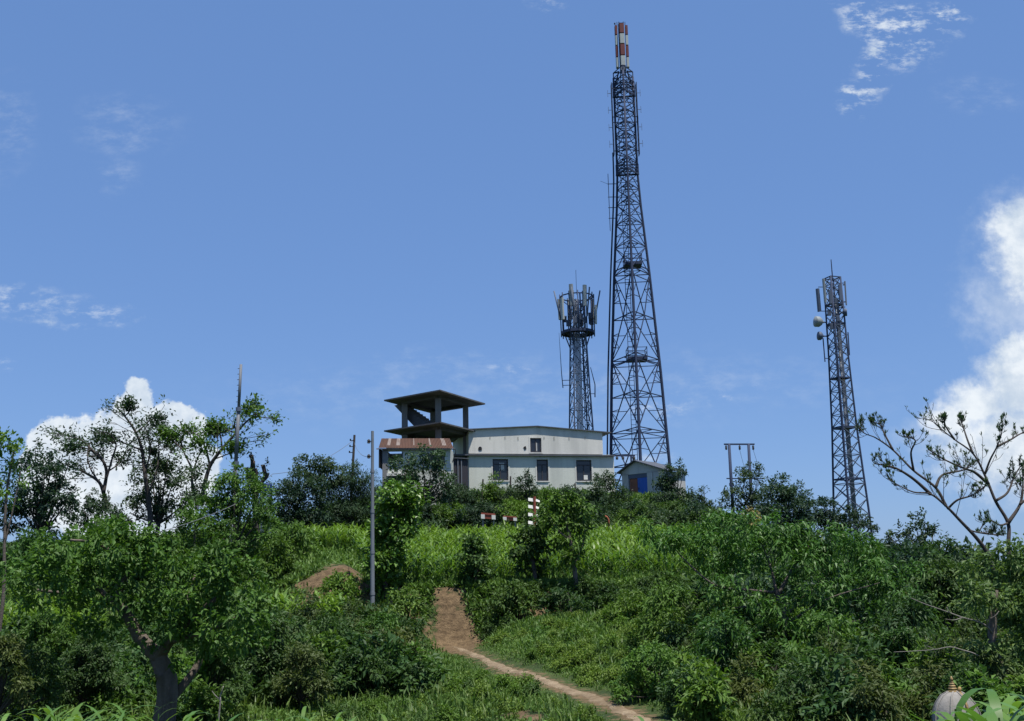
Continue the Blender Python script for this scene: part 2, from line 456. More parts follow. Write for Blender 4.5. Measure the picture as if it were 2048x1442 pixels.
pc = [hit(*q) for q in ((1345, 1470), (1275, 1440), (1205, 1408), (1130, 1376), (1060, 1350), (1000, 1330), (950, 1313), (915, 1298), (896, 1290))]
def catmull(pts, n):
    pts = [Vector(q) for q in pts]
    ext = [2 * pts[0] - pts[1]] + pts + [2 * pts[-1] - pts[-2]]
    res = []
    for i in range(len(pts) - 1):
        p0, p1, p2, p3 = ext[i:i + 4]
        for k in range(n):
            t = k / n
            res.append(0.5 * ((2 * p1) + (p2 - p0) * t + (2 * p0 - 5 * p1 + 4 * p2 - p3) * t * t + (3 * p1 - p0 - 3 * p2 + p3) * t ** 3))
    res.append(pts[-1])
    return res
pl = catmull(pc, 14)
PATH = np.array([(q.x, q.y) for q in pl])
def earth_mask(x, y):
    """bare soil where the bank has slipped (real soil colour)"""
    x0_, y0_ = x, y
    c = 1024 + x / np.maximum(y, 5.0) * FPX + 16 * np.sin(y * 2.3 + x * 1.1) + 11 * np.sin(y * 5.1 - x * 4.3) + 7 * np.sin(x * 9.0 + y * 3.0)
    y = y + 0.35 * np.sin(x * 2.9) + 0.2 * np.sin(x * 7.1 + 1)
    def e(cx, cd, rx, rd): return np.clip(1.5 * (1 - np.sqrt(((c - cx) / rx) ** 2 + ((y - cd) / rd) ** 2)), 0, 1)
    m_ = e(902, 43.8, 80, 3.2)
    for q in ((875, 41.5, 45, 3), (935, 43.2, 30, 1.8), (655, 45.5, 62, 3.6), (705, 46.6, 45, 2.2), (595, 43.0, 42, 2.8), (622, 41.6, 45, 1.6), (652, 49.5, 16, 3), (800, 45.0, 50, 1.5), (1510, 28, 60, 3), (1270, 33, 40, 2), (1040, 22.5, 40, 1.6), (1100, 44.6, 130, 1.0)):
        m_ = np.maximum(m_, e(*q))
    pd_ = path_dist(x0_, y0_)
    return np.maximum(m_, np.clip((0.62 - pd_) / 0.55, 0, 1) * 0.75)

def spaced(lo, hi, step, far, ratio=1.35):
    a = list(np.arange(lo, hi + 1e-6, step))
    s_ = step; v_ = hi
    while v_ < far: s_ *= ratio; v_ += s_; a.append(v_)
    s_ = step; v_ = lo; b = []
    while v_ > -far: s_ *= ratio; v_ -= s_; b.append(v_)
    return np.array(b[::-1] + a)
gx = spaced(-36, 50, 0.3, 6000); gy = spaced(3, 106, 0.3, 6000)
GX, GY = np.meshgrid(gx, gy)
GZ = ground(GX, GY)
nx, ny = len(gx), len(gy)
idx = np.arange(nx * ny).reshape(ny, nx)
gf = np.stack([idx[:-1, :-1], idx[:-1, 1:], idx[1:, 1:], idx[1:, :-1]], -1).reshape(-1, 4)
em = earth_mask(GX, GY).ravel()
m, h, p, out = principled('hill_soil_and_grass')
tcn = h.n('ShaderNodeTexCoord'); at = h.n('ShaderNodeAttribute', attribute_name='earth')
n1, _ = h.noise(tcn.outputs['Object'], 0.5, 6, 0.65)
n2, _ = h.noise(tcn.outputs['Object'], 4.0, 6, 0.7)
n3, _ = h.noise(tcn.outputs['Object'], 14.0, 4, 0.7)
grass = h.mix(h.mr(n1, 0.35, 0.65), (0.028, 0.050, 0.018, 1), (0.060, 0.095, 0.028, 1))
grass = h.mix(h.m('MULTIPLY', h.mr(n3, 0.45, 0.7), 0.5), grass, (0.07, 0.06, 0.03, 1))
soil = h.mix(h.mr(n2, 0.3, 0.7), (0.085, 0.058, 0.034, 1), (0.185, 0.130, 0.075, 1))
soil = h.mix(h.mr(n3, 0.58, 0.74), soil, (0.06, 0.04, 0.025, 1))
ef = h.mr(h.m('ADD', at.outputs['Fac'], h.m('MULTIPLY', h.m('SUBTRACT', n2, 0.5), 2.0)), 0.22, 0.62)
h.t.links.new(h.mix(ef, grass, soil), p.inputs['Base Color'])
p.inputs['Roughness'].default_value = 0.95; p.inputs['Specular IOR Level'].default_value = 0.15
b = h.n('ShaderNodeBump'); b.inputs['Strength'].default_value = 0.9; b.inputs['Distance'].default_value = 0.15
h.t.links.new(h.m('ADD', n2, h.m('MULTIPLY', n3, 0.5)), b.inputs['Height']); h.t.links.new(b.outputs[0], p.inputs['Normal'])
M_ground = m
terrain = link_mesh('hill_terrain', np.stack([GX.ravel(), GY.ravel(), GZ.ravel()], 1), gf, M_ground, smooth=True, attrs={'earth': em})
tag(terrain, 'green terraced hillside with bare brown soil where its bank has slipped', 'hill', kind='structure')

# dirt path
M_path = None
m, h, p, out = principled('trodden_dirt')
tcn = h.n('ShaderNodeTexCoord')
n1, _ = h.noise(tcn.outputs['Object'], 1.6, 6, 0.7); n2, _ = h.noise(tcn.outputs['Object'], 9.0, 5, 0.7)
c = h.mix(h.mr(n1, 0.3, 0.7), (0.135, 0.098, 0.062, 1), (0.28, 0.22, 0.15, 1))
c = h.mix(h.mr(n2, 0.52, 0.7), c, (0.14, 0.095, 0.055, 1))
h.t.links.new(c, p.inputs['Base Color']); p.inputs['Roughness'].default_value = 0.95; p.inputs['Specular IOR Level'].default_value = 0.1
b = h.n('ShaderNodeBump'); b.inputs['Strength'].default_value = 0.8; b.inputs['Distance'].default_value = 0.08
h.t.links.new(n2, b.inputs['Height']); h.t.links.new(b.outputs[0], p.inputs['Normal'])
M_path = m
rs = random.Random(5)
pv, pf = [], []
for i, q in enumerate(pl):
    t = (pl[min(i + 1, len(pl) - 1)] - pl[max(i - 1, 0)]); t.z = 0; t.normalize()
    nrm = Vector((t.y, -t.x, 0))
    wl, wr = 0.17 + 0.04 * math.sin(i * 0.7) + rs.uniform(-0.06, 0.06), 0.17 + 0.04 * math.sin(i * 0.53 + 2) + rs.uniform(-0.06, 0.06)
    fade = min(1.0, (len(pl) - 1 - i) / 22 + 0.12); wl *= fade; wr *= fade
    wl *= min(1.0, 30 / q.y); wr *= min(1.0, 30 / q.y)
    for k, s_ in enumerate((-wl * 1.5, -wl * 0.75, 0, wr * 0.75, wr * 1.5)):
        x_, y_ = q.x + nrm.x * s_, q.y + nrm.y * s_
        pv.append((x_, y_, gz(x_, y_) + (-0.07 if k in (0, 4) else 0.022 if k == 2 else 0.016)))
    if i:
        for k in range(4):
            a = (i - 1) * 5 + k
            pf.append((a, a + 1, a + 6, a + 5))
tag(link_mesh('dirt_path', pv, pf, M_path, smooth=True), 'narrow pale dirt path climbing to the slipped bank', 'path', kind='structure')

# ------------------------------------------------------------------ facade helper
class Facade:
    """vertical plane through A, running along e; n points into the building"""
    def __init__(s, A, B):
        s.A = Vector((A[0], A[1], 0)); s.e = Vector((B[0] - A[0], B[1] - A[1], 0)); s.len = s.e.length; s.e.normalize()
        s.n = Vector((-s.e.y, s.e.x, 0))
        if s.n.y < 0: s.n = -s.n
    def loc(s, px, py, off=0.0):
        r_ = ray(px, py); o_ = s.A + s.n * off
        t = o_.dot(s.n) / r_.dot(s.n)
        q = r_ * t
        return (q - o_).dot(s.e), q.z
    def pt(s, a, z, off=0.0): return s.A + s.e * a + s.n * off + Vector((0, 0, z))
    def box(s, mb, a0, a1, z0, z1, o0, o1, mi=0):
        return mb.obox(s.pt(a0, z0, o0), s.e * (a1 - a0), s.n * (o1 - o0), Vector((0, 0, z1 - z0)), mi)
    def wall(s, mb, a0, a1, z0, z1, th, holes=(), o0=0.0, mi=0):
        xs = sorted({a0, a1, *[q[0] for q in holes], *[q[1] for q in holes]})
        zs = sorted({z0, z1, *[q[2] for q in holes], *[q[3] for q in holes]})
        for i in range(len(xs) - 1):
            for j in range(len(zs) - 1):
                cx, cz = (xs[i] + xs[i + 1]) / 2, (zs[j] + zs[j + 1]) / 2
                if any(q[0] < cx < q[1] and q[2] < cz < q[3] for q in holes): continue
                for o_ in (o0, o0 + th):
                    mb.quad(s.pt(xs[i], zs[j], o_), s.pt(xs[i + 1], zs[j], o_), s.pt(xs[i + 1], zs[j + 1], o_), s.pt(xs[i], zs[j + 1], o_), mi)
        for (b0, b1, c0, c1) in list(holes) + [(a0, a1, z0, z1)]:
            for (u0, v0, u1, v1) in ((b0, c0, b1, c0), (b1, c0, b1, c1), (b1, c1, b0, c1), (b0, c1, b0, c0)):
                mb.quad(s.pt(u0, v0, o0), s.pt(u1, v1, o0), s.pt(u1, v1, o0 + th), s.pt(u0, v0, o0 + th), mi)

def window(F, hole, parent, transom=True, mull=1, inset=0.07, label=None, curtain=None, paper=None):
    a0, a1, z0, z1 = hole
    fw = 0.09
    mb = MB()
    F.box(mb, a0 + 0.003, a1 - 0.003, z0 + 0.003, z0 + fw, inset, inset + 0.08)
    F.box(mb, a0 + 0.003, a1 - 0.003, z1 - fw, z1 - 0.003, inset, inset + 0.08)
    F.box(mb, a0 + 0.003, a0 + fw, z0 + fw, z1 - fw, inset, inset + 0.08)
    F.box(mb, a1 - fw, a1 - 0.003, z0 + fw, z1 - fw, inset, inset + 0.08)
    zt = z1 - (z1 - z0) * 0.24
    if transom: F.box(mb, a0 + fw, a1 - fw, zt - 0.035, zt + 0.035, inset + 0.003, inset + 0.078)
    top = zt - 0.035 if transom else z1 - fw
    for k in range(mull):
        c_ = a0 + (a1 - a0) * (k + 1) / (mull + 1)
        F.box(mb, c_ - 0.035, c_ + 0.035, z0 + fw, top, inset + 0.003, inset + 0.078)
    wo_ = mb.build('window', M_frame, parent)
    if label: wo_['label'] = label
    g = MB(); F.box(g, a0 + 0.02, a1 - 0.02, z0 + 0.02, z1 - 0.02, inset + 0.036, inset + 0.044)
    g.build('pane', M_glass, wo_)
    if curtain:
        cb = MB(); c0, c1, y0, y1 = curtain
        n = 7
        for k in range(n):
            x0_, x1_ = c0 + (c1 - c0) * k / n, c0 + (c1 - c0) * (k + 1) / n
            F.box(cb, x0_, x1_, y0 + (0.05 * (k % 3)), y1 - 0.03 * (k % 2), inset + 0.024 + 0.004 * (k % 2), inset + 0.034)
        cb.build('curtain', M_cloth, wo_)
    if paper:
        cb = MB(); F.box(cb, *paper, inset - 0.012, inset - 0.002)
        cb.build('paper_sheet', M_white, wo_)
    return wo_

# ------------------------------------------------------------------ house
hA = P(935, 985, 82.0); hB_ = Vector((math.cos(R(13)), math.sin(R(13)), 0)) * 9
FH = Facade(hA, hA + hB_)
def hl(px, py, off=0.0): return FH.loc(px, py, off)
s0, _ = hl(938, 950); s1, _ = hl(1229, 950); su, _ = hl(1205, 880)
_, zc = hl(1080, 911); _, ztop = hl(1075, 853)
zg = gz(hA.x + 4, 84) - 0.4
house = empty('house', (hA.x + 5, hA.y + 3, gz(hA.x + 5, hA.y + 3)), 'two storey cream plastered house with four dark windows beside the tall tower', 'house')
def rect(px0, py0, px1, py1):
    a0, z1 = hl(px0, py0); a1, z0 = hl(px1, py1)
    return (a0, a1, z0, z1)
H1 = rect(985, 918, 1017, 961); H2 = rect(1073, 919, 1097, 962); H3 = rect(1152, 920, 1184, 962); H4 = rect(1060, 876, 1083, 905)
mb = MB()
FH.wall(mb, s0, s1, zg, zc, 0.22, (H1, H2, H3))
mb.build('ground_floor_wall', M_wall2, house)
DEP = 6.5
mb = MB()
FH.wall(mb, s0, su, zc + 0.12, ztop - 0.35, 0.22, (H4,))
# gable piece
_, zl = hl(930, 859); _, zr = hl(1205, 862)
mb.add([FH.pt(s0, ztop - 0.351, 0.0), FH.pt(su, ztop - 0.351, 0.0), FH.pt(su, zr - 0.02), FH.pt((s0 + su) / 2, ztop - 0.02), FH.pt(s0, zl - 0.02)], [(0, 1, 2, 3, 4)])
mb.build('upper_floor_wall', M_wall, house)
mb = MB()   # side and back walls
for a, zz in ((s0, zc), (s1 - 0.2, zc)):
    mb.obox(FH.pt(a, zg, 0.222), FH.e * 0.2, FH.n * DEP, Vector((0, 0, zz - zg)))
mb.obox(FH.pt(s0, zc + 0.12, 0.222), FH.e * 0.2, FH.n * DEP, Vector((0, 0, zl - zc - 0.2)))
mb.obox(FH.pt(su - 0.2, zc + 0.12, 0.222), FH.e * 0.2, FH.n * DEP, Vector((0, 0, zr - zc - 0.2)))
mb.obox(FH.pt(s0, zg, DEP + 0.225), FH.e * (s1 - s0), FH.n * 0.2, Vector((0, 0, zc - zg)))
mb.obox(FH.pt(s0, zc + 0.12, DEP + 0.225), FH.e * (su - s0), FH.n * 0.2, Vector((0, 0, zl - zc - 0.2)))
FH.box(mb, s0 + 0.2, s1 - 0.2, zc - 0.12, zc + 0.119, 0.225, DEP + 0.22)
mb.build('side_wall', M_wall2, house)
ca, _ = hl(906, 910, -0.26); cb_, _ = hl(1229, 911, -0.26)
_, zca = hl(1080, 909, -0.26)
mb = MB()
FH.box(mb, ca, cb_ + 0.05, zca - 0.10, zca, -0.26, -0.002)
FH.box(mb, ca, s0 - 0.01, zca - 0.10, zca, 0.0, 1.2)
mb.build('canopy', M_roof, house)
rl, zrl = hl(921, 858, -0.18); rr, zrr = hl(1223, 864, -0.18); ra, zra = hl(1075, 851, -0.18)
mb = MB()
for (a0, z0_, a1, z1_) in ((rl, zrl, ra, zra), (ra + 0.002, zra, rr, zrr)):
    # corrugated sheets with ribs running down the slope
    n = 26
    for k in range(n):
        o0 = -0.18 + (DEP + 1.0) * k / n; o1 = -0.18 + (DEP + 1.0) * (k + 1) / n
        dz0 = 0.03 * (k % 2); dz1 = 0.03 * ((k + 1) % 2)
        th = 0.07
        mb.hexa([FH.pt(a0, z0_ - th + dz0, o0), FH.pt(a1, z1_ - th + dz0, o0), FH.pt(a1, z1_ - th + dz1, o1), FH.pt(a0, z0_ - th + dz1, o1),
                 FH.pt(a0, z0_ + dz0, o0), FH.pt(a1, z1_ + dz0, o0), FH.pt(a1, z1_ + dz1, o1), FH.pt(a0, z0_ + dz1, o1)])
mb.build('roof', M_roof, house)
c_ = rect(999, 925, 1009, 941); pp = rect(1168, 950, 1176, 959); c4 = rect(1071, 885, 1075, 903)
window(FH, H1, house, True, 1, curtain=c_, label='wide window with a pale curtain behind the glass')
window(FH, H2, house, True, 1, label='narrow dark window of the ground floor')
window(FH, H3, house, True, 1, paper=pp, label='wide window with a white paper sheet')
window(FH, H4, house, False, 1, inset=0.05, curtain=c4, label='small upper window under the roof')
for hh in (H1, H2, H3, H4):   # pale window surrounds
    mb = MB()
    FH.box(mb, hh[0] - 0.10, hh[0], hh[2] - 0.08, hh[3] + 0.08, -0.025, 0.0 - 0.002)
    FH.box(mb, hh[1], hh[1] + 0.10, hh[2] - 0.08, hh[3] + 0.08, -0.025, 0.0 - 0.002)
    FH.box(mb, hh[0], hh[1], hh[2] - 0.08, hh[2], -0.06, 0.0 - 0.002)
    FH.box(mb, hh[0], hh[1], hh[3], hh[3] + 0.08, -0.025, 0.0 - 0.002)
    mb.build('window_surround', M_wall, house)
# faint stains built as small raised boxes, and holes, on the upper wall
for px in (980, 1010, 1036, 1088, 1108, 1138, 1170):
    mb = MB(); a, z = hl(px, 875); FH.box(mb, a - 0.022, a + 0.022, z - 0.10 - 0.1 * ((px // 3) % 2), z + 0.06, -0.03, -0.002)
    mb.build('wall_stain', M_concs, house)
for px, py, r_ in ((960, 898, 0.16), (1050, 896, 0.12)):
    a, z = hl(px, py)
    mb = MB()
    n = 11; rr_ = random.Random(px)
    ring = [FH.pt(a + math.cos(k / n * 6.283) * r_ * rr_.uniform(0.5, 1.2), z + math.sin(k / n * 6.283) * r_ * rr_.uniform(0.6, 1.3), -0.004) for k in range(n)]
    ring2 = [q - FH.n * 0.03 for q in ring]
    mb.add(ring + ring2, [tuple(range(n, 2 * n))] + [(k, (k + 1) % n, n + (k + 1) % n, n + k) for k in range(n)])
    mb.build('vent_hole', M_black, house)

# ------------------------------------------------------------------ open concrete frame (unfinished tower block left of the house)
zS = P(880, 779, 77.3).z
def plan(px, py, z):
    r_ = ray(px, py); t = z / r_.z; return r_ * t
N0 = plan(880, 779, zS); L0 = plan(768, 799.5, zS); R0 = plan(970.5, 806.5, zS)
ea = L0 - N0; eb = R0 - N0; ea.z = eb.z = 0
def pav(a, b, z): return Vector((N0.x, N0.y, 0)) + ea * a + eb * b + Vector((0, 0, z))
zS2 = P(882, 843, 77.3).z
pg = gz(N0.x, N0.y + 3)
frame = empty('concrete_frame', pav(0.5, 0.5, gz(*pav(.5, .5, 0)[:2])), 'unfinished open concrete frame with two overhanging slabs and a stair', 'unfinished building')
def slab(z, th):
    mb = MB()
    mb.hexa([pav(0, 0, z - th), pav(0, 1, z - th), pav(1, 1, z - th), pav(1, 0, z - th), pav(0, 0, z), pav(0, 1, z), pav(1, 1, z), pav(1, 0, z)])
    return mb
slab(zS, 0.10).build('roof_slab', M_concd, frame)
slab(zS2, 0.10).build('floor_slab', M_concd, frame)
for z in (zS, zS2):
    mb = MB()
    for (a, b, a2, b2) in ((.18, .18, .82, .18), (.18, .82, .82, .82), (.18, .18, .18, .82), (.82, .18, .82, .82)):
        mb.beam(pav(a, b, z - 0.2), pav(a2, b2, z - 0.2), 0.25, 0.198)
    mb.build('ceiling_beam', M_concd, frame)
for a, b in ((.2, .2), (.8, .2), (.2, .8), (.8, .8)):
    q = pav(a, b, 0)
    for z0_, z1_ in ((pg - 0.6, zS2 - 0.31), (zS2 + 0.002, zS - 0.31)):
        mb = MB(); mb.beam((q.x, q.y, z0_), (q.x, q.y, z1_), 0.42, 0.42)
        mb.build('column', M_conc, frame)
# stair flight with stepped top
mb = MB()
ns = 11
A_lo, A_hi = 0.36, 0.97
prof = []
zlo, zhi = zS2 + 0.01, zS - 0.10
for k in range(ns):
    a = A_lo + (A_hi - A_lo) * k / ns; a2 = A_lo + (A_hi - A_lo) * (k + 1) / ns
    z1_ = zlo + (zhi - zlo) * (k + 1) / ns
    prof += [(a, z1_ - (zhi - zlo) / ns if k else zlo), (a, z1_), ]
prof.append((A_hi, zhi))
under = [(A_hi + 0.08, zhi - 0.05), (A_hi - 0.02, zhi - 0.55), (A_lo + 0.26, zlo - 0.002)]
poly = prof + under
vs = [pav(a, 0.26, z) for a, z in poly] + [pav(a, 0.46, z) for a, z in poly]
n = len(poly)
mb.add(vs, [tuple(range(n)), tuple(range(2 * n - 1, n - 1, -1))] + [(k, (k + 1) % n, n + (k + 1) % n, n + k) for k in range(n)])
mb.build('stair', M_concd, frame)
mb = MB()
mb.beam(pav(0.86, 0.3, zS2 - 0.1), pav(0.66, 0.3, zS2 - 1.3), 1.0, 0.3)
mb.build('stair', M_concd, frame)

# ------------------------------------------------------------------ rusty roofed outbuilding in front of the frame
dR = 74.5
tl, tr_ = P(763, 877, dR + 0.55), P(899, 877, dR + 0.55)
bl, br = P(757, 896, dR), P(907, 896.5, dR)
out_b = empty('outbuilding', (tl.x + 2, dR + 1.5, gz(tl.x + 2, dR + 1.5)), 'small concrete outbuilding with a rusty corrugated apron roof behind a leafy tree', 'outbuilding')
mb = MB(); n = 96
zinc = [(10, 14), (22, 27), (45, 46), (66, 68), (83, 88)]
for k in range(n):
    f0, f1 = k / n, (k + 1) / n
    o0, o1 = 0.035 * (k % 2), 0.035 * ((k + 1) % 2)
    ys = lambda f: 0.012 * math.sin(f * 37)
    mi = 1 if any(a <= k < b for a, b in zinc) else 0
    T0, T1, B0, B1 = tl.lerp(tr_, f0), tl.lerp(tr_, f1), bl.lerp(br, f0), bl.lerp(br, f1)
    off = Vector((0, -1, 0.4))
    zz = 0.72 if mi else 1.0
    M0, M1 = T0.lerp(B0, zz), T1.lerp(B1, zz)
    mb.quad(M0 + off * o0, M1 + off * o1, T1 + off * o1, T0 + off * o0, mi)
    if mi: mb.quad(B0 + off * o0, B1 + off * o1, M1 + off * o1, M0 + off * o0, 0)
mb.build('apron_roof', [M_rust, M_zinc], out_b)
mb = MB()
mb.hexa([tl + Vector((0, 0, -0.06)), tr_ + Vector((0, 0, -0.06)), tr_ + Vector((0, 3.2, -0.36)), tl + Vector((0, 3.2, -0.36)), tl, tr_, tr_ + Vector((0, 3.2, -0.3)), tl + Vector((0, 3.2, -0.3))])
mb.build('roof', M_rust, out_b)
mb = MB(); mb.beam(bl + Vector((-0.15, 0.06, -0.05)), br + Vector((0.1, 0.06, -0.05)), 0.08, 0.07); mb.build('fascia', M_zinc, out_b)
FO = Facade(P(765, 930, dR + 0.35), P(902, 930, dR + 0.35))
a1_ = FO.len; zt_ = bl.z - 0.02; zb_ = gz(tl.x + 2, dR) - 0.6
def ro(px0, py0, px1, py1):
    a0, z1 = FO.loc(px0, py0); a1, z0 = FO.loc(px1, py1); return (a0, a1, z0, z1)
mb = MB(); FO.wall(mb, 0, a1_, zb_, zt_, 0.2, (ro(776, 903, 806, 924), ro(776, 951, 832, 968), ro(850, 905, 890, 930)))
mb.obox(FO.pt(0, zb_, 0.202), FO.e * 0.2, FO.n * 2.6, Vector((0, 0, zt_ - zb_)))
mb.obox(FO.pt(a1_ - 0.2, zb_, 0.202), FO.e * 0.2, FO.n * 2.6, Vector((0, 0, zt_ - zb_)))
mb.obox(FO.pt(0, zb_, 2.81), FO.e * a1_, FO.n * 0.2, Vector((0, 0, zt_ - zb_)))
mb.build('wall', M_wall2, out_b)
mb = MB(); lr = ro(774, 947, 834, 951); FO.box(mb, lr[0], lr[1], lr[2], lr[3], -0.16, -0.003); mb.build('ledge', M_white, out_b)
mb = MB(); FO.box(mb, 0.0, 0.36, zb_, zt_, -0.10, -0.003); mb.build('pillar', M_conc, out_b)
s_a = P(758, 897, dR + 0.1); s_b = P(757, 935, dR + 0.1)
mb = MB(); n = 8
for k in range(n):
    y0_, y1_ = 0.3 * k, 0.3 * (k + 1)
    q0 = Vector((s_a.x + 0.04 * (k % 2), s_a.y + y0_, 0)); q1 = Vector((s_a.x + 0.04 * ((k + 1) % 2), s_a.y + y1_, 0))
    t_ = Vector((0.06, 0, 0))
    mb.hexa([q0 + Vector((0, 0, s_b.z)), q0 + t_ + Vector((0, 0, s_b.z)), q1 + t_ + Vector((0, 0, s_b.z + 0.05)), q1 + Vector((0, 0, s_b.z + 0.05)), q0 + Vector((0, 0, s_a.z)), q0 + t_ + Vector((0, 0, s_a.z)), q1 + t_ + Vector((0, 0, s_a.z)), q1 + Vector((0, 0, s_a.z))])
FO.box(mb, -0.26, -0.02, s_b.z, s_a.z - 0.05, -0.02, 0.03)
mb.build('side_sheet', M_black, out_b)
mb = MB(); mb.tube([P(900, 898, dR), P(911, 898, dR), P(911.5, 905, dR), P(908, 914, dR), P(905, 925, dR)], 0.035, 6); mb.build('drain_pipe', M_black, out_b)

# lean-to between outbuilding and house; its shadow is put into the dark sheet colour
FL = Facade(P(903, 950, 79.5), P(936, 950, 80.2))
lean = empty('lean_to', FL.pt(0.6, gz(FL.A.x, 80), 0.5), 'corrugated sheet lean-to squeezed between outbuilding and house, coloured dark to stand for shadow', 'lean-to')
za = FL.loc(910, 917)[1]; zb2 = gz(FL.A.x, 80) - 0.5
mb = MB(); n = 16
for k in range(n):
    a0, a1 = FL.len * k / n, FL.len * (k + 1) / n
    o_ = 0.03 * (k % 2); o2 = 0.03 * ((k + 1) % 2)
    mb.hexa([FL.pt(a0, zb2, o_), FL.pt(a1, zb2, o2), FL.pt(a1, zb2, o2 + 0.05), FL.pt(a0, zb2, o_ + 0.05), FL.pt(a0, za, o_), FL.pt(a1, za - 0.05, o2), FL.pt(a1, za - 0.05, o2 + 0.05), FL.pt(a0, za, o_ + 0.05)])
mb.build('sheet_wall', M_frame, lean)
mb = MB(); FL.box(mb, -0.1, FL.len + 0.05, za, za + 0.06, -0.15, 1.3); mb.build('roof', M_roof, lean)
mb = MB()
for px in (915, 922): a, _z = FL.loc(px, 950); FL.box(mb, a - 0.04, a + 0.04, zb2, za - 0.06, -0.09, -0.01)
mb.build('post', M_poled, lean)

# ------------------------------------------------------------------ shed with blue door
sA = P(1244, 960, 82.6); sB = P(1333, 960, 79.8)
FS = Facade(sA, sB)
shed = empty('shed', FS.pt(1.3, gz(FS.A.x + 1, 82), 2), 'small gabled grey shed with a bright blue door below the tall tower', 'shed')
def rs_(px0, py0, px1, py1):
    a0, _z = FS.loc(px0, (py0 + py1) / 2); a1, _z2 = FS.loc(px1, (py0 + py1) / 2)
    mid = (px0 + px1) / 2
    return (a0, a1, FS.loc(mid, py1)[1], FS.loc(mid, py0)[1])
sd = rs_(1257, 946, 1295, 1004)
ze = FS.loc(1244, 943)[1]; zp = FS.loc(1272, 922)[1]; zb3 = gz(FS.A.x + 1, 81) - 0.6; sl_ = FS.len; ap = FS.loc(1272, 930)[0]
zer = FS.loc(1333, 940)[1]
SD = 2.0; zlo_ = min(ze, zer) - 0.05
mb = MB(); FS.wall(mb, 0, sl_, zb3, zlo_, 0.18, (sd,))
mb.add([FS.pt(0, zlo_ - 0.001), FS.pt(sl_, zlo_ - 0.001), FS.pt(sl_, zer + 0.02), FS.pt(ap, zp - 0.04), FS.pt(0, ze + 0.02)], [(0, 1, 2, 3, 4)])
a_p = FS.loc(1303, 960)[0]
FS.box(mb, a_p - 0.1, a_p + 0.14, zb3, zlo_, -0.07, -0.003)
mb.build('front_wall', M_shed, shed)
mb = MB()
for a in (0, sl_ - 0.18): mb.obox(FS.pt(a, zb3, 0.183), FS.e * 0.18, FS.n * SD, Vector((0, 0, zlo_ - zb3)))
mb.obox(FS.pt(0, zb3, SD + 0.19), FS.e * sl_, FS.n * 0.18, Vector((0, 0, zlo_ - zb3)))
mb.build('side_wall', M_shed, shed)
mb = MB()
for (a0, z0_, a1, z1_) in ((-0.30, ze - 0.16, ap, zp), (ap + 0.002, zp, sl_ + 0.2, zer - 0.06)):
    mb.hexa([FS.pt(a0, z0_, -0.3), FS.pt(a1, z1_, -0.3), FS.pt(a1, z1_, SD + 0.4), FS.pt(a0, z0_, SD + 0.4),
             FS.pt(a0, z0_ + 0.07, -0.3), FS.pt(a1, z1_ + 0.07, -0.3), FS.pt(a1, z1_ + 0.07, SD + 0.4), FS.pt(a0, z0_ + 0.07, SD + 0.4)])
mb.build('roof', M_roof, shed)
db = rs_(1275, 955, 1295, 1003)
mb = MB()
nn = 6
for k in range(nn):
    a0 = db[0] + (db[1] - db[0]) * k / nn; a1 = db[0] + (db[1] - db[0]) * (k + 1) / nn
    FS.box(mb, a0 + 0.006, a1 - 0.006, db[2], db[3], 0.05, 0.09)
FS.box(mb, db[0], db[1], db[2], db[3], 0.062, 0.085)
dor = mb.build('door', M_blue, shed); dor['label'] = 'bright blue plank door leaf'
mb = MB(); FS.box(mb, db[0] + 0.07, db[0] + 0.11, db[2] + 0.9, db[2] + 1.05, 0.02, 0.048); mb.build('handle', M_black, dor)
rd = rs_(1259, 957, 1274, 1006)
mb = MB(); FS.box(mb, rd[0], rd[1], rd[2], rd[3], 0.10, 0.14)
for q in (0.25, 0.75): FS.box(mb, rd[0] + 0.02, rd[1] - 0.02, rd[2] + (rd[3] - rd[2]) * q, rd[2] + (rd[3] - rd[2]) * q + 0.1, 0.08, 0.098)
o_ = mb.build('door', M_rustdoor, shed); o_['label'] = 'rust brown door leaf'
mb = MB(); FS.box(mb, sd[0] + 0.003, sd[1] - 0.003, sd[3] - 0.36, sd[3] - 0.003, 0.04, 0.10); mb.build('lintel_panel', M_galv, shed)

# ------------------------------------------------------------------ lattice towers
class Lattice:
    def __init__(s, cx, cy, n, theta):
        s.c = Vector((cx, cy, 0)); s.n = n; s.th = theta; s.lv = []
    def corner(s, k, z, r_):
        an = s.th + 2 * math.pi * k / s.n
        return s.c + Vector((math.cos(an) * r_, math.sin(an) * r_, z))
    def levels(s, lv): s.lv = lv; return s
    def rad(s, z):
        L = s.lv
        for (z0_, r0), (z1_, r1) in zip(L, L[1:]):
            if z <= z1_ or (z1_, r1) == L[-1]:
                return r0 + (r1 - r0) * (z - z0_) / (z1_ - z0_)
    def at(s, k, z): return s.corner(k, z, s.rad(z))

def zat(px, py, d): return P(px, py, d).z

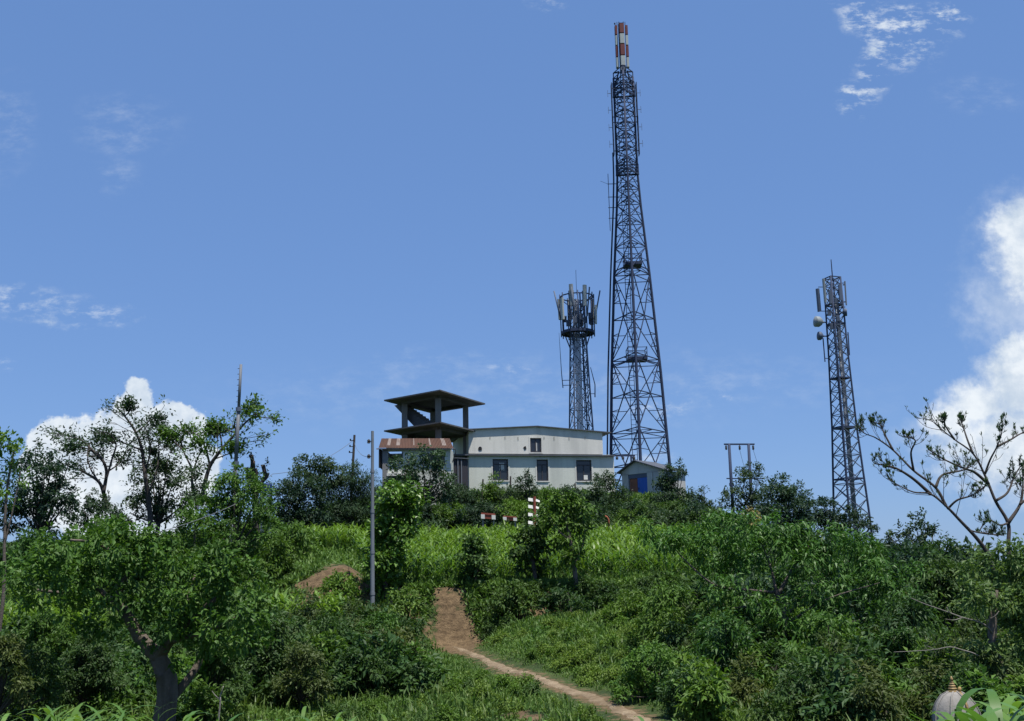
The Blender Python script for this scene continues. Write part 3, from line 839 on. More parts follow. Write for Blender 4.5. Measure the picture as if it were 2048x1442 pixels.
# tall tower: triangular plan
dT = 91.0
base_c = P(1282, 960, dT)
cxT, cyT = base_c.x, dT
def zT(py): return P(1282 - (960 - py) * 0.045, py, dT).z
zbT = gz(cxT, cyT) - 0.3
k_ = dT / FPX
T = Lattice(cxT, cyT, 3, R(24))
def rT(wpx): return wpx / 1.74 * k_       # full width across in pixels -> circumradius
prof = [(zbT, rT(128)), (zT(925), rT(119)), (zT(740), rT(101)), (zT(545), rT(74)), (zT(410), rT(51)), (zT(345), rT(43)), (zT(150), rT(42))]
T.levels(prof)
tower = empty('lattice_tower', (cxT, cyT, gz(cxT, cyT)), 'very tall dark lattice broadcast tower topped with stacked red and white antenna panels', 'radio tower')
for k in range(3):
    mb = MB(); mb.tube([T.corner(k, z, r_) for z, r_ in prof], [0.13, 0.13, 0.12, 0.11, 0.10, 0.095, 0.09], 8); mb.build('leg', M_steel, tower, True)
pys = [1000, 930, 862, 790, 716, 634, 545, 490, 445, 405, 375, 345, 320, 296, 272, 248, 224, 200, 172, 150]
zl_ = [zT(q) for q in pys]
for k in range(3):
    mb = MB()
    for i in range(len(zl_) - 1):
        z0_, z1_ = zl_[i], zl_[i + 1]
        a0, b0, a1, b1 = T.at(k, z0_), T.at((k + 1) % 3, z0_), T.at(k, z1_), T.at((k + 1) % 3, z1_)
        big = i < 6
        t_ = 0.07 if big else (0.055 if i < 10 else 0.045)
        mb.beam(a1, b1, t_ * 1.05)
        if big:
            # K brace: leg feet to the middle of the upper girt, alternately flipped, with sub-bracing
            if i % 2 == 0: ap_, f0, f1 = (a1 + b1) / 2, a0, b0
            else: ap_, f0, f1 = (a0 + b0) / 2, a1, b1
            mb.beam(f0, ap_, t_); mb.beam(f1, ap_, t_)
            for (f_, la, lb) in ((f0, a0, a1), (f1, b0, b1)):
                for q in (0.33, 0.62):
                    zz = f_.z + (ap_.z - f_.z) * q
                    m1 = f_.lerp(ap_, q)
                    tt = (zz - la.z) / (lb.z - la.z)
                    mb.beam(m1, la.lerp(lb, tt), 0.05)
                    if q > 0.5: continue
                    tt2 = (f_.z + (ap_.z - f_.z) * 0.62 - la.z) / (lb.z - la.z)
                    mb.beam(m1, la.lerp(lb, tt2), 0.045)
            # second girt just below the platform levels
            if i in (1, 3, 5):
                zz = z1_ - (z1_ - z0_) * 0.16
                mb.beam(T.at(k, zz), T.at((k + 1) % 3, zz), 0.06)
        else:
            mb.beam(a0, b1, t_); mb.beam(b0, a1, t_)
            if i < 11: zz = (z0_ + z1_) / 2; mb.beam(T.at(k, zz), T.at((k + 1) % 3, zz), 0.04)
    mb.build('face_bracing', M_steel, tower)
# plan bracing
for i in range(1, len(zl_) - 1):
    z = zl_[i]; mb = MB()
    ms = [(T.at(k, z) + T.at((k + 1) % 3, z)) / 2 for k in range(3)]
    for k in range(3): mb.beam(ms[k], ms[(k + 1) % 3], 0.05)
    mb.build('plan_bracing', M_steel, tower)
# feeder ladder inside, and the cable ladder running up the left leg
def ladder(name, fa, fb, z0_, z1_, step, w1, w2, mat, parent, seg=12):
    mb = MB()
    zs = [z0_ + (z1_ - z0_) * i / seg for i in range(seg + 1)]
    for i in range(seg):
        mb.beam(fa(zs[i]), fa(zs[i + 1]), w1); mb.beam(fb(zs[i]), fb(zs[i + 1]), w1)
    z = z0_
    while z < z1_: mb.beam(fa(z), fb(z), w2); z += step
    return mb.build(name, mat, parent)
def inner(off, fr):
    def f(z):
        return Vector((cxT, cyT, z)) + Vector((off - 0.35, fr, 0)) + Vector((-0.0, 0, 0))
    return f
ladder('ladder', inner(-0.22, 0.3), inner(0.18, 0.3), zbT + 0.5, zT(172), 0.42, 0.05, 0.035, M_steel, tower)
lk = max(range(3), key=lambda k: -T.corner(k, 0, 1).x)
def outl(dx, dy): return lambda z: T.at(lk, z) + Vector((dx, dy, 0))
ladder('cable_ladder', outl(-0.34, -0.05), outl(-0.26, 0.35), zbT + 0.3, zT(300), 0.5, 0.085, 0.05, M_steel, tower, 24)
# work platforms with railings
for py, hw, hh in ((724, 0.80, 0.95), (536, 0.72, 0.85)):
    z = zT(py)
    c0 = Vector((cxT + 0.05, cyT - 0.4, z))
    mb = MB()
    mb.obox(c0 + Vector((-hw, -0.7, 0)), Vector((2 * hw, 0, 0)), Vector((0, 1.4, 0)), Vector((0, 0, 0.05)))
    for yy_ in (-0.7, 0.7): mb.beam(c0 + Vector((-hw, yy_, 0.14)), c0 + Vector((hw, yy_, 0.14)), 0.04, 0.2)
    for sx_ in (-1, 1): mb.beam(c0 + Vector((sx_ * hw, -0.72, 0.10)), c0 + Vector((sx_ * hw, 0.72, 0.10)), 0.05, 0.16)
    for k in range(3):
        mb.beam(T.at(k, z + 0.02), c0 + Vector((math.copysign(hw, (T.at(k, z) - c0).x) * 0.95, 0, 0.02)), 0.08)
    pf_ = mb.build('platform', M_steel, tower)
    mb = MB()
    for sx_ in (-1, 1):
        for sy_ in (-1, 1):
            q = c0 + Vector((sx_ * hw, sy_ * 0.7, 0)); mb.beam(q, q + Vector((0, 0, hh + 0.15)), 0.055)
    for fz in (0.55, 1.0):
        for sy_ in (-1, 1): mb.beam(c0 + Vector((-hw, sy_ * 0.7, hh * fz + 0.1)), c0 + Vector((hw, sy_ * 0.7, hh * fz + 0.1)), 0.045)
        for sx_ in (-1, 1): mb.beam(c0 + Vector((sx_ * hw, -0.7, hh * fz + 0.1)), c0 + Vector((sx_ * hw, 0.7, hh * fz + 0.1)), 0.045)
    mb.build('railing', M_steel, pf_)
# ring platforms round the shaft near the top
for py0, py1 in ((345, 325), (188, 160)):
    mb = MB()
    for py in (py0, (py0 * 2 + py1) / 3, (py0 + 2 * py1) / 3, py1):
        z = zT(py); r_ = T.rad(min(z, prof[-1][0])) * 1.12
        cs = [T.corner(k, z, r_) for k in range(3)]
        for k in range(3): mb.beam(cs[k], cs[(k + 1) % 3], 0.09 if py in (py0,) else 0.06, 0.16 if py == py0 else 0.07)
    for k in range(3):
        for q in (0, 0.25, 0.5, 0.75):
            f = lambda z: T.corner(k, z, T.rad(min(z, prof[-1][0])) * 1.12).lerp(T.corner((k + 1) % 3, z, T.rad(min(z, prof[-1][0])) * 1.12), q)
            mb.beam(f(zT(py0)), f(zT(py1)), 0.05)
    mb.build('guard_ring', M_steel, tower)
# hoops and reflector screens of the dipole section
for py in (212, 228, 250, 268, 290, 306):
    mb = MB()
    z = zT(py); r_ = T.rad(z) * 1.0
    ring = [T.c + Vector((math.cos(q / 12 * 6.2832) * r_ * 0.80, math.sin(q / 12 * 6.2832) * r_ * 0.80, z)) for q in range(13)]
    for q in range(12): mb.beam(ring[q], ring[q + 1], 0.05)
    mb.build('hoop', M_steel, tower)
for sx_, px in ((-1, 1), (1, 1)):
    for py0, py1 in ((238, 168), (306, 236)):
        z0_, z1_ = zT(py0 + 4), zT(py1)
        mb = MB()
        x_ = sx_ * (T.rad(z0_) * 0.87 + 0.22)
        for yy_ in (-0.35, 0.0, 0.35): mb.beam((cxT + x_ - (0.0), cyT + yy_, z0_), (cxT + x_, cyT + yy_, z1_), 0.055)
        for i in range(8): z = z0_ + (z1_ - z0_) * i / 7; mb.beam((cxT + x_, cyT - 0.35, z), (cxT + x_, cyT + 0.35, z), 0.05)
        for z in (z0_ + 0.4, z1_ - 0.4): mb.beam((cxT + x_, cyT, z), (cxT + x_ * 0.6, cyT, z), 0.06)
        mb.build('reflector_screen', M_steel, tower)
        for f in (0.3, 0.75):
            z = z0_ + (z1_ - z0_) * f
            mb = MB(); mb.beam((cxT + x_, cyT, z), (cxT + x_ + sx_ * 0.38, cyT, z), 0.035)
            mb.beam((cxT + x_ + sx_ * 0.34, cyT, z - 0.32), (cxT + x_ + sx_ * 0.34, cyT, z - 0.06), 0.03)
            mb.beam((cxT + x_ + sx_ * 0.34, cyT, z + 0.06), (cxT + x_ + sx_ * 0.34, cyT, z + 0.32), 0.03)
            mb.build('dipole', M_galv, tower)
# whip mast on the left
mb = MB()
f = lambda py, dx: T.at(lk, zT(py)) + Vector((dx, 0, 0))
mb.beam(f(455, -0.50), f(455, -0.5) * 0 + Vector((f(455, -0.5).x, f(455, -0.5).y, zT(340))), 0.05)
for py in (362, 388, 409, 430):
    q = f(py, -0.62); mb.beam(Vector((f(455, -0.5).x - 0.1, q.y, q.z)), T.at(lk, zT(py)), 0.05)
mb.beam(Vector((f(455, -0.5).x - 0.75, cyT, zT(361))), Vector((f(455, -0.5).x, f(455, 0).y, zT(361))), 0.02)
mb.build('whip_mast', M_steel, tower)
# crown of the tower: head frame, spine and panel antennas
mb = MB()
zh0, zh1 = zT(176), zT(140)
hr = T.rad(prof[-1][0])
for k in range(3):
    a = T.corner(k, zh0, hr); b_ = T.corner(k, zh1, hr); c0 = T.corner(k, zh1, hr * 0.42)
    mb.beam(a, b_, 0.08); mb.beam(a + Vector((0, 0, 0.1)), c0, 0.09)
    mb.beam(b_, T.corner((k + 1) % 3, zh1, hr), 0.06); mb.beam(b_, c0, 0.06)
mb.build('head_frame', M_steel, tower)
zt0, zt1 = zT(146), zT(48)
mb = MB()
for sx_ in (-1, 1):
    for sy_ in (-1, 1):
        mb.beam((cxT + sx_ * 0.20, cyT + sy_ * 0.20, zt0 - 0.2), (cxT + sx_ * 0.20, cyT + sy_ * 0.20, zt1 + 0.1), 0.07)
for i in range(15):
    z = zt0 + (zt1 - zt0) * i / 14
    for q in ((-1, -1, 1, -1), (1, -1, 1, 1), (1, 1, -1, 1), (-1, 1, -1, -1)):
        mb.beam((cxT + q[0] * 0.2, cyT + q[1] * 0.2, z), (cxT + q[2] * 0.2, cyT + q[3] * 0.2, z), 0.04)
mb.build('spine', M_steel, tower)
rows = [(52, 71, 'r'), (72, 92, 'w'), (93, 115, 'r'), (116, 136, 'w')]
for py1, py0, cc in rows:
    z0_, z1_ = zT(py0 - 0.5), zT(py1 + 0.5)
    mt = M_red if cc == 'r' else M_panel
    for (nx_, ny_) in ((0, -1), (-1, 0), (1, 0), (0, 1)):
        mb = MB()
        ctr = Vector((cxT + nx_ * 0.47, cyT + ny_ * 0.44, 0))
        tx = Vector((-ny_, nx_, 0)) * 0.21; nn_ = Vector((nx_, ny_, 0))
        b4 = [ctr - tx - nn_ * 0.11, ctr + tx - nn_ * 0.11, ctr + tx + nn_ * 0.07, ctr + tx * 0.8 + nn_ * 0.11, ctr - tx * 0.8 + nn_ * 0.11, ctr - tx + nn_ * 0.07]
        n = 6
        vs = [q + Vector((0, 0, z0_)) for q in b4] + [q + Vector((0, 0, z1_)) for q in b4]
        mb.add(vs, [tuple(range(n - 1, -1, -1)), tuple(range(n, 2 * n))] + [(i, (i + 1) % n, n + (i + 1) % n, n + i) for i in range(n)])
        o_ = mb.build('panel_antenna', mt, tower); o_['label'] = ('dull red' if cc == 'r' else 'white') + ' panel of the antenna stack'
mb = MB(); mb.obox((cxT - 0.25, cyT - 0.52, zT(145)), (0.5, 0, 0), (0, 0.3, 0), (0, 0, zT(137) - zT(145))); mb.build('junction_box', M_galv, tower)
for dx in (-0.36, 0.36):
    mb = MB(); mb.beam((cxT + dx, cyT - 0.1, zt1 - 0.5), (cxT + dx, cyT - 0.1, zT(45)), 0.05); mb.build('finial', M_steel, tower)
mb = MB()
mb.lathe((cxT - 0.55, cyT, zT(49)), [(0.03, 0), (0.07, 0.06), (0.07, 0.14), (0.02, 0.2)], 8)
mb.beam((cxT - 0.55, cyT, zT(49)), (cxT - 0.36, cyT, zT(52)), 0.03)
mb.build('beacon_lamp', M_steel, tower)

# crown-shaped mobile tower behind the house
dM = 96.0
cM = P(1163, 880, dM); cxM, cyM = cM.x, dM
kM = dM / FPX
def zM(py): return P(1163 - (880 - py) * 0.033, py, dM).z
mt_ = empty('mobile_tower', (cxM, cyM, gz(cxM, cyM)), 'grey lattice mobile tower with a round crown cage of antennas behind the house', 'radio tower')
Mt = Lattice(cxM, cyM, 4, R(58))
zbM = gz(cxM, cyM) - 0.3
pm = [(zbM, 33 * kM), (zM(860), 27 * kM), (zM(690), 19 * kM), (zM(660), 17 * kM), (zM(584), 14 * kM)]
Mt.levels(pm)
for k in range(4):
    mb = MB(); mb.tube([Mt.corner(k, z, r_) for z, r_ in pm], 0.075, 6); mb.build('leg', M_galv, mt_, True)
def xbrace(L, n, z0_, z1_, hgt, wd, name, mat, parent):
    for k in range(L.n):
        mb = MB(); z = z0_; i = 0
        while z < z1_ - 0.05:
            zz = min(z + hgt * (L.rad(z) / L.rad(z0_)) ** 0.6, z1_)
            a0, b0, a1, b1 = L.at(k, z), L.at((k + 1) % L.n, z), L.at(k, zz), L.at((k + 1) % L.n, zz)
            if n == 'X': mb.beam(a0, b1, wd); mb.beam(b0, a1, wd)
            else:
                mb.beam(*((a0, b1) if i % 2 else (b0, a1)), wd)
            if i % 2 == 0: mb.beam(a1, b1, wd)
            z = zz; i += 1
        mb.build(name, mat, parent)
xbrace(Mt, 'X', zbM, zM(600), 2.0, 0.055, 'face_bracing', M_galv, mt_)
mb = MB()
for i in range(5):
    dx = -0.35 + i * 0.13
    mb.tube([(cxM + dx, cyM - 0.25 - 0.05 * (i % 2), zbM + 0.2), (cxM + dx * 0.9, cyM - 0.25, zM(760)), (cxM + dx * 0.8, cyM - 0.2, zM(600))], 0.055, 6)
mb.build('cable_bundle', M_cable, mt_, True)
ladder('ladder', lambda z: Vector((cxM + 0.35, cyM - 0.15, z)), lambda z: Vector((cxM + 0.7, cyM - 0.15, z)), zbM, zM(610), 0.4, 0.06, 0.04, M_steel, mt_, 2)
def ringpts(z, r_, n=12, rot=0.0): return [Vector((cxM + math.cos(rot + q / n * 6.28318) * r_, cyM + math.sin(rot + q / n * 6.28318) * r_, z)) for q in range(n)]
r0, r1 = 34 * kM, 34.5 * kM
zr0, zr1 = zM(666), zM(594)
mb = MB()
for z, ri in ((zr0, r0), (zr0, r0 * 0.62)):
    q = ringpts(z, ri)
    for i in range(12): mb.beam(q[i], q[(i + 1) % 12], 0.10, 0.22)
qo, qi = ringpts(zr0 + 0.1, r0), ringpts(zr0 + 0.1, r0 * 0.62)
for i in range(12):
    j = (i + 1) % 12
    mb.hexa([qi[i], qo[i], qo[j], qi[j], qi[i] + Vector((0, 0, .05)), qo[i] + Vector((0, 0, .05)), qo[j] + Vector((0, 0, .05)), qi[j] + Vector((0, 0, .05))])
for k in range(4): mb.beam(Mt.at(k, zr0 - 1.3), ringpts(zr0, r0 * 0.9, 4, R(58))[k], 0.08)
mb.build('ring_platform', M_steel, mt_)
mb = MB()
q = ringpts(zr1, r1)
for i in range(12): mb.beam(q[i], q[(i + 1) % 12], 0.09)
for k in range(4):
    e_ = ringpts(zr1 - 0.1, r1, 4, R(58))[k]
    mb.beam(Mt.at(k, zM(612)), e_, 0.07)
q2 = ringpts((zr0 + zr1) / 2, r0)
mb.build('top_ring', M_steel, mt_)
for i in range(12):
    a = ringpts(zr0 - 0.35, r0)[i]; b_ = ringpts(zr1 + 0.25, r1 * 1.02)[i]
    mb = MB(); mb.tube([a, b_], 0.055, 6); mb.build('mount_pipe', M_steel, mt_, True)
rr_ = random.Random(3)
def panel_ant(parent, c, nrm, wd, th, h_, mat, tilt=0.0, name='panel_antenna', label=None):
    nrm = Vector(nrm).normalized(); tx = Vector((-nrm.y, nrm.x, 0)).normalized()
    up = (Vector((0, 0, 1)) + nrm * tilt).normalized()
    mb = MB(); c = Vector(c); n = 10
    vs = []
    prof2 = [(-wd / 2, 0), (-wd / 2, th * 0.55), (-wd / 2 * 0.75, th * 0.88), (-wd / 2 * 0.3, th), (wd / 2 * 0.3, th), (wd / 2 * 0.75, th * 0.88), (wd / 2, th * 0.55), (wd / 2, 0)]
    n = len(prof2)
    for s_ in (-0.5, 0.5): vs += [c + up * h_ * s_ + tx * a + nrm * b for a, b in prof2]
    mb.add(vs, [tuple(range(n - 1, -1, -1)), tuple(range(n, 2 * n))] + [(i, (i + 1) % n, n + (i + 1) % n, n + i) for i in range(n)])
    for s_ in (-0.36, 0.36): mb.beam(c + up * h_ * s_, c + up * h_ * s_ - nrm * 0.16, 0.09)
    o_ = mb.build(name, mat, parent)
    if label: o_['label'] = label
    return o_
for ang, zc_, h_, mt2 in ((215, 622, 2.0, M_panel), (250, 598, 1.9, M_dish), (292, 600, 1.9, M_panel), (345, 632, 1.7, M_panel), (30, 615, 1.9, M_panel), (110, 610, 1.9, M_panel), (160, 615, 1.9, M_dish)):
    a = R(ang); nrm = (math.cos(a), math.sin(a), 0)
    panel_ant(mt_, (cxM + nrm[0] * r1 * 1.08, cyM + nrm[1] * r1 * 1.08, zM(zc_)), nrm, 0.36, 0.16, h_, mt2, 0.03)
for ang, zc_ in ((205, 640), (225, 650), (262, 646), (282, 640), (300, 645), (330, 635), (348, 645), (20, 640), (70, 640)):
    a = R(ang); c = Vector((cxM + math.cos(a) * r0 * 0.86, cyM + math.sin(a) * r0 * 0.86, zM(zc_)))
    mb = MB(); mb.obox(c - Vector((0.16, 0.12, 0.3)), (0.32, 0, 0), (0, 0.24, 0), (0, 0, 0.55)); 
    for q in range(4): mb.obox(c + Vector((-0.14 + q * 0.08, -0.15, -0.26)), (0.03, 0, 0), (0, 0.028, 0), (0, 0, 0.46))
    mb.build('radio_unit', M_galv, mt_)
for ang in (195, 255, 300, 350):
    a = R(ang); p0 = Vector((cxM + math.cos(a) * r0 * 1.06, cyM + math.sin(a) * r0 * 1.06, zr0 + 1.2)); p1 = p0 + Vector((math.cos(a) * 0.55, math.sin(a) * 0.3, 2.6))
    mb = MB(); mb.tube([p0, p1], 0.07, 6); mb.beam(p0, ringpts(zr0 + 1.2, r0)[int(ang / 30) % 12], 0.05); mb.build('tilted_antenna', M_galv, mt_, True)
mb = MB(); mb.tube([(cxM, cyM, zM(590)), (cxM, cyM, zM(540))], 0.02, 5); mb.build('lightning_rod', M_galv, mt_)
xl = P(1126, 765, dM).x
mb = MB(); mb.tube([(P(1126, 778, dM).x, cyM, zM(775)), (P(1123, 745, dM).x, cyM, zM(745)), (P(1118, 665, dM).x, cyM, zM(665))], [0.05, 0.04, 0.015], 6)
for py in (760, 770): mb.beam((P(1125, py, dM).x, cyM, zM(py)), (P(1142, py, dM).x, cyM, zM(py)), 0.05)
mb.build('whip_mast', M_galv, mt_)
mb = MB(); mb.tube([(P(1190, 795, dM).x, cyM, zM(795)), (P(1190, 770, dM).x, cyM, zM(770)), (P(1181, 733, dM).x, cyM, zM(735))], [0.06, 0.05, 0.03], 6)
mb.beam((P(1190, 788, dM).x, cyM, zM(788)), (P(1180, 788, dM).x, cyM, zM(788)), 0.05)
mb.build('whip_mast', M_galv, mt_)

# slim square mobile tower on the right
dQ = 100.0
cQ = P(1703, 1030, dQ); cxQ, cyQ = cQ.x, dQ
kQ = dQ / FPX
def zQ(py): return P(1703 - (1030 - py) * 0.083, py, dQ).z
qt = empty('mobile_tower', (cxQ, cyQ, gz(cxQ, cyQ)), 'slim tapering grey mobile tower with round dishes standing alone at the right', 'radio tower')
Q = Lattice(cxQ, cyQ, 4, R(66))
zbQ = gz(cxQ, cyQ) - 0.4
pq = [(zbQ, 37 * kQ), (zQ(1030), 34 * kQ), (zQ(855), 24 * kQ), (zQ(700), 19 * kQ), (zQ(555), 17 * kQ)]
Q.levels(pq)
for k in range(4):
    mb = MB(); mb.tube([Q.corner(k, z, r_) for z, r_ in pq], [0.11, 0.10, 0.09, 0.08, 0.075], 6); mb.build('leg', M_steel, qt, True)
xbrace(Q, 'X', zbQ, zQ(857), 1.5, 0.06, 'face_bracing', M_galv, qt)
xbrace(Lattice(cxQ, cyQ, 4, R(66)).levels(pq[2:]), 'X', zQ(855), zQ(556), 1.15, 0.055, 'face_bracing', M_galv, qt)
ladder('ladder', lambda z: Vector((cxQ - 0.25, cyQ, z)), lambda z: Vector((cxQ + 0.1, cyQ, z)), zbQ + 0.3, zQ(575), 0.4, 0.055, 0.04, M_steel, qt, 2)
mb = MB()
for i in range(4): mb.tube([(cxQ + 0.25 + 0.1 * i, cyQ + 0.2, zbQ), (cxQ + 0.2 + 0.08 * i, cyQ + 0.2, zQ(600))], 0.05, 5)
mb.build('cable_bundle', M_cable, qt, True)
for py in (958, 855, 757, 610, 648):
    mb = MB(); z = zQ(py)
    for k in range(4): mb.beam(Q.at(k, z), Q.at((k + 1) % 4, z), 0.09, 0.12)
    mb.beam(Q.at(0, z), Q.at(2, z), 0.06)
    if py in (855, 757):
        s_ = [Q.at(k, z) for k in range(4)]
        c0 = sum(s_, Vector()) / 4
        mb.hexa([c0.lerp(q, 0.75) for q in s_] + [c0.lerp(q, 0.75) + Vector((0, 0, 0.05)) for q in s_])
    mb.build('platform', M_steel, qt)
mb = MB()
for k in range(4): mb.beam(Q.at(k, zQ(556)), Q.at((k + 1) % 4, zQ(556)), 0.08)
mb.build('top_frame', M_steel, qt)
mb = MB(); mb.tube([(cxQ + 0.05, cyQ, zQ(560)), (cxQ + 0.05, cyQ, zQ(519))], [0.06, 0.04], 6); mb.build('lightning_rod', M_steel, qt)
def xq(px, py): return P(px, py, dQ).x
panel_ant(qt, (xq(1636, 600), cyQ - 0.2, zQ(601)), (-0.6, -0.8, 0), 0.34, 0.16, 2.2, M_galv, 0.02, label='dark panel antenna of the left side')
panel_ant(qt, (xq(1645, 585), cyQ - 0.7, zQ(585)), (-0.5, -0.85, 0), 0.24, 0.12, 2.3, M_dish, 0.02)
panel_ant(qt, (xq(1690, 587), cyQ, zQ(587)), (0.9, -0.4, 0), 0.22, 0.12, 2.3, M_poled, 0.02)
panel_ant(qt, (xq(1685, 592), cyQ + 0.4, zQ(592)), (0.9, 0.2, 0), 0.22, 0.12, 2.2, M_galv, 0.02)
panel_ant(qt, (xq(1675, 590), cyQ - 0.8, zQ(590)), (0.2, -1, 0), 0.28, 0.12, 1.5, M_galv, 0.02)
panel_ant(qt, (xq(1655, 592), cyQ - 0.8, zQ(598)), (-0.2, -1, 0), 0.28, 0.12, 1.3, M_galv, 0.02)
for px, py, tx_ in ((1650, 574, 1), (1650, 622, 1), (1678, 567, -1), (1680, 615, -1)):
    mb = MB(); mb.beam((xq(1636 if tx_ > 0 else 1690, py), cyQ - 0.1, zQ(py)), (xq(px + 6 * tx_, py), cyQ, zQ(py)), 0.06); mb.build('bracket', M_steel, qt)
def dish(px, py, rad, nrm, depth, mat, tube_to):
    mb = MB(); c = Vector((xq(px, py), cyQ - 0.3, zQ(py)))
    mb.lathe(c, [(rad * 0.99, depth), (rad, depth * 0.9), (rad * 0.98, depth * 0.45), (rad * 0.62, depth * 0.12), (rad * 0.25, 0.0), (rad * 0.22, -0.12)], 20, nrm)
    d_ = mb.build('dish_antenna', mat, qt, True)
    mb = MB(); mb.beam(c - Vector(nrm).normalized() * 0.1, (xq(*tube_to), cyQ, zQ(tube_to[1])), 0.09)
    mb.build('mount', M_steel, d_)
dish(1643, 645, 0.50, (-0.98, -0.14, 0.06), 0.70, M_dish, (1654, 645))
dish(1644, 673, 0.40, (-0.98, -0.10, 0.04), 0.45, M_galv, (1656, 672))
dish(1683, 627, 0.36, (0.95, -0.25, 0.0), 0.4, M_galv, (1678, 630))
for p0, p1, b0, b1 in (((1646, 676), (1650, 723), (1646, 672), (1650, 716)), ((1696, 665), (1699, 711), (1696, 670), (1699, 706))):
    mb = MB(); mb.tube([(xq(*p0), cyQ, zQ(p0[1])), (xq(*p1), cyQ, zQ(p1[1]))], 0.055, 6)
    sg = 1 if p0[0] < 1670 else -1
    for q in (b0, b1): mb.beam((xq(*q), cyQ, zQ(q[1])), (xq(q[0] + 11 * sg, q[1] + 1), cyQ, zQ(q[1] + 1)), 0.055)
    mb.build('side_arm', M_steel, qt, False)
for px, py in ((1668, 605), (1655, 628), (1672, 640), (1660, 655), (1676, 588)):
    mb = MB(); c = Vector((xq(px, py), cyQ - 0.6, zQ(py))); mb.obox(c - Vector((0.16, 0.1, 0.28)), (0.32, 0, 0), (0, 0.22, 0), (0, 0, 0.55))
    for q in range(4): mb.obox(c + Vector((-0.14 + q * 0.08, -0.125, -0.24)), (0.03, 0, 0), (0, 0.024, 0), (0, 0, 0.46))
    mb.build('radio_unit', M_galv, qt)

# ------------------------------------------------------------------ poles, wires and small things
# near sectional steel pole
dP = 45.0
pb = spot(745, 44.4); dP = pb.y
pole = empty('utility_pole', pb, 'pale grey sectional steel pole in front of the vine covered trunk', 'utility pole')
zt_ = P(745, 862, dP).z; xt = P(745, 862, dP).x
mb = MB()
prev = Vector((P(745, 1240, dP).x, dP, pb.z - 0.3)); secs = 5
for i in range(secs):
    q0 = prev.lerp(Vector((xt, dP, zt_)), 0) if i == 0 else q1
    q1 = Vector((P(745, 1240, dP).x, dP, pb.z - 0.3)).lerp(Vector((xt, dP, zt_)), (i + 1) / secs)
    mb.tube([q0, q1], [0.095 - 0.008 * i, 0.090 - 0.008 * i], 12)
    if i < secs - 1: mb.tube([q1 - Vector((0, 0, 0.09)), q1 + Vector((0, 0, 0.03))], 0.102 - 0.008 * i, 12)
mb.build('shaft', M_pole, pole, False)
for py in (883, 913):
    c = P(737.5, py, dP)
    mb = MB(); mb.beam(c, Vector((xt - 0.05, dP, c.z)), 0.035)
    mb.lathe(c - Vector((0, 0, 0.08)), [(0.03, 0), (0.075, 0.02), (0.05, 0.07), (0.075, 0.1), (0.03, 0.17)], 10)
    mb.build('insulator', M_black, pole)
# distant leaning pole
dd = 78
pb = spot(702, dd)
o_ = empty('utility_pole', pb, 'thin dark leaning pole sticking out of the bushes left of the outbuilding', 'utility pole')
top = P(709, 870, dd)
mb = MB(); mb.tube([(P(701, 960, dd).x, dd, pb.z - 0.3), top], [0.11, 0.08], 8); mb.build('shaft', M_barkd, o_)
for py in (881, 893, 905):
    c = P(706.5 - (py - 881) * 0.08, py, dd); mb = MB(); mb.beam(c - Vector((0.22, 0, 0)), c + Vector((0.1, 0, 0)), 0.05); mb.lathe(c - Vector((0.2, 0, 0.02)), [(0.05, 0), (0.05, 0.14)], 8); mb.build('insulator', M_black, o_)
# tall stepped tubular mast on the left
dd = 55
pb = spot(466, dd)
o_ = empty('steel_mast', pb, 'tall stepped tubular grey mast rising above the trees at the left', 'mast')
b0 = Vector((P(465, 985, dd).x, dd, pb.z - 0.3)); t0 = P(482, 729, dd)
ks = [0.0, 0.30, 0.42, 0.52, 0.78, 1.0]; rd_ = [0.135, 0.122, 0.11, 0.098, 0.076, 0.06]
b1 = b0
for i in range(5):
    q0, q1 = b0.lerp(t0, ks[i]), b0.lerp(t0, ks[i + 1])
    mb = MB(); mb.tube([q0, q1], [rd_[i], rd_[i] * 0.97], 12); mb.build('shaft_section', M_poled, o_, True)
    if i: mb = MB(); mb.tube([q0 - Vector((0, 0, 0.1)), q0 + Vector((0, 0, 0.1))], rd_[i - 1] + 0.05, 12); mb.build('collar', M_galv, o_)
mb = MB()
for i in range(26):
    q = b0.lerp(t0, 0.3 + 0.68 * i / 25); mb.beam(q - Vector((0.15, 0, 0)), q, 0.03)
mb.build('climbing_rung', M_galv, o_)
# H-frame power pole
dd = 92
pb = spot(1484, dd)
o_ = empty('power_pole', pb, 'twin legged H frame power pole with three insulators on its crossbar', 'power pole')
for top, bot in (((1458, 887), (1467, 1040)), ((1497, 887), (1505, 1040))):
    q = P(*bot, dd); mb = MB(); mb.tube([(q.x, dd, min(q.z, gz(q.x, dd)) - 0.3), P(*top, dd)], [0.15, 0.12], 8); mb.build('leg', M_steel, o_, True)
mb = MB(); mb.beam(P(1448, 888.5, dd), P(1509, 888.5, dd), 0.14, 0.12); mb.build('crossbar', M_steel, o_)
mb = MB(); mb.beam(P(1453, 957, dd), P(1526, 957.5, dd), 0.09, 0.09); mb.build('crossbar', M_steel, o_)
mb = MB(); mb.obox(P(1459, 972, dd) - Vector((0, 0.1, 0)), (0.35, 0, 0), (0, 0.2, 0), (0, 0, 0.25)); mb.build('switch_box', M_steel, o_)
for px in (1452, 1479, 1506):
    c = P(px, 890, dd); mb = MB(); mb.lathe(c - Vector((0, 0, 0.42)), [(0.03, 0), (0.1, 0.06), (0.07, 0.1), (0.11, 0.16), (0.07, 0.2), (0.1, 0.28), (0.03, 0.4)], 10); mb.build('insulator', M_black, o_)
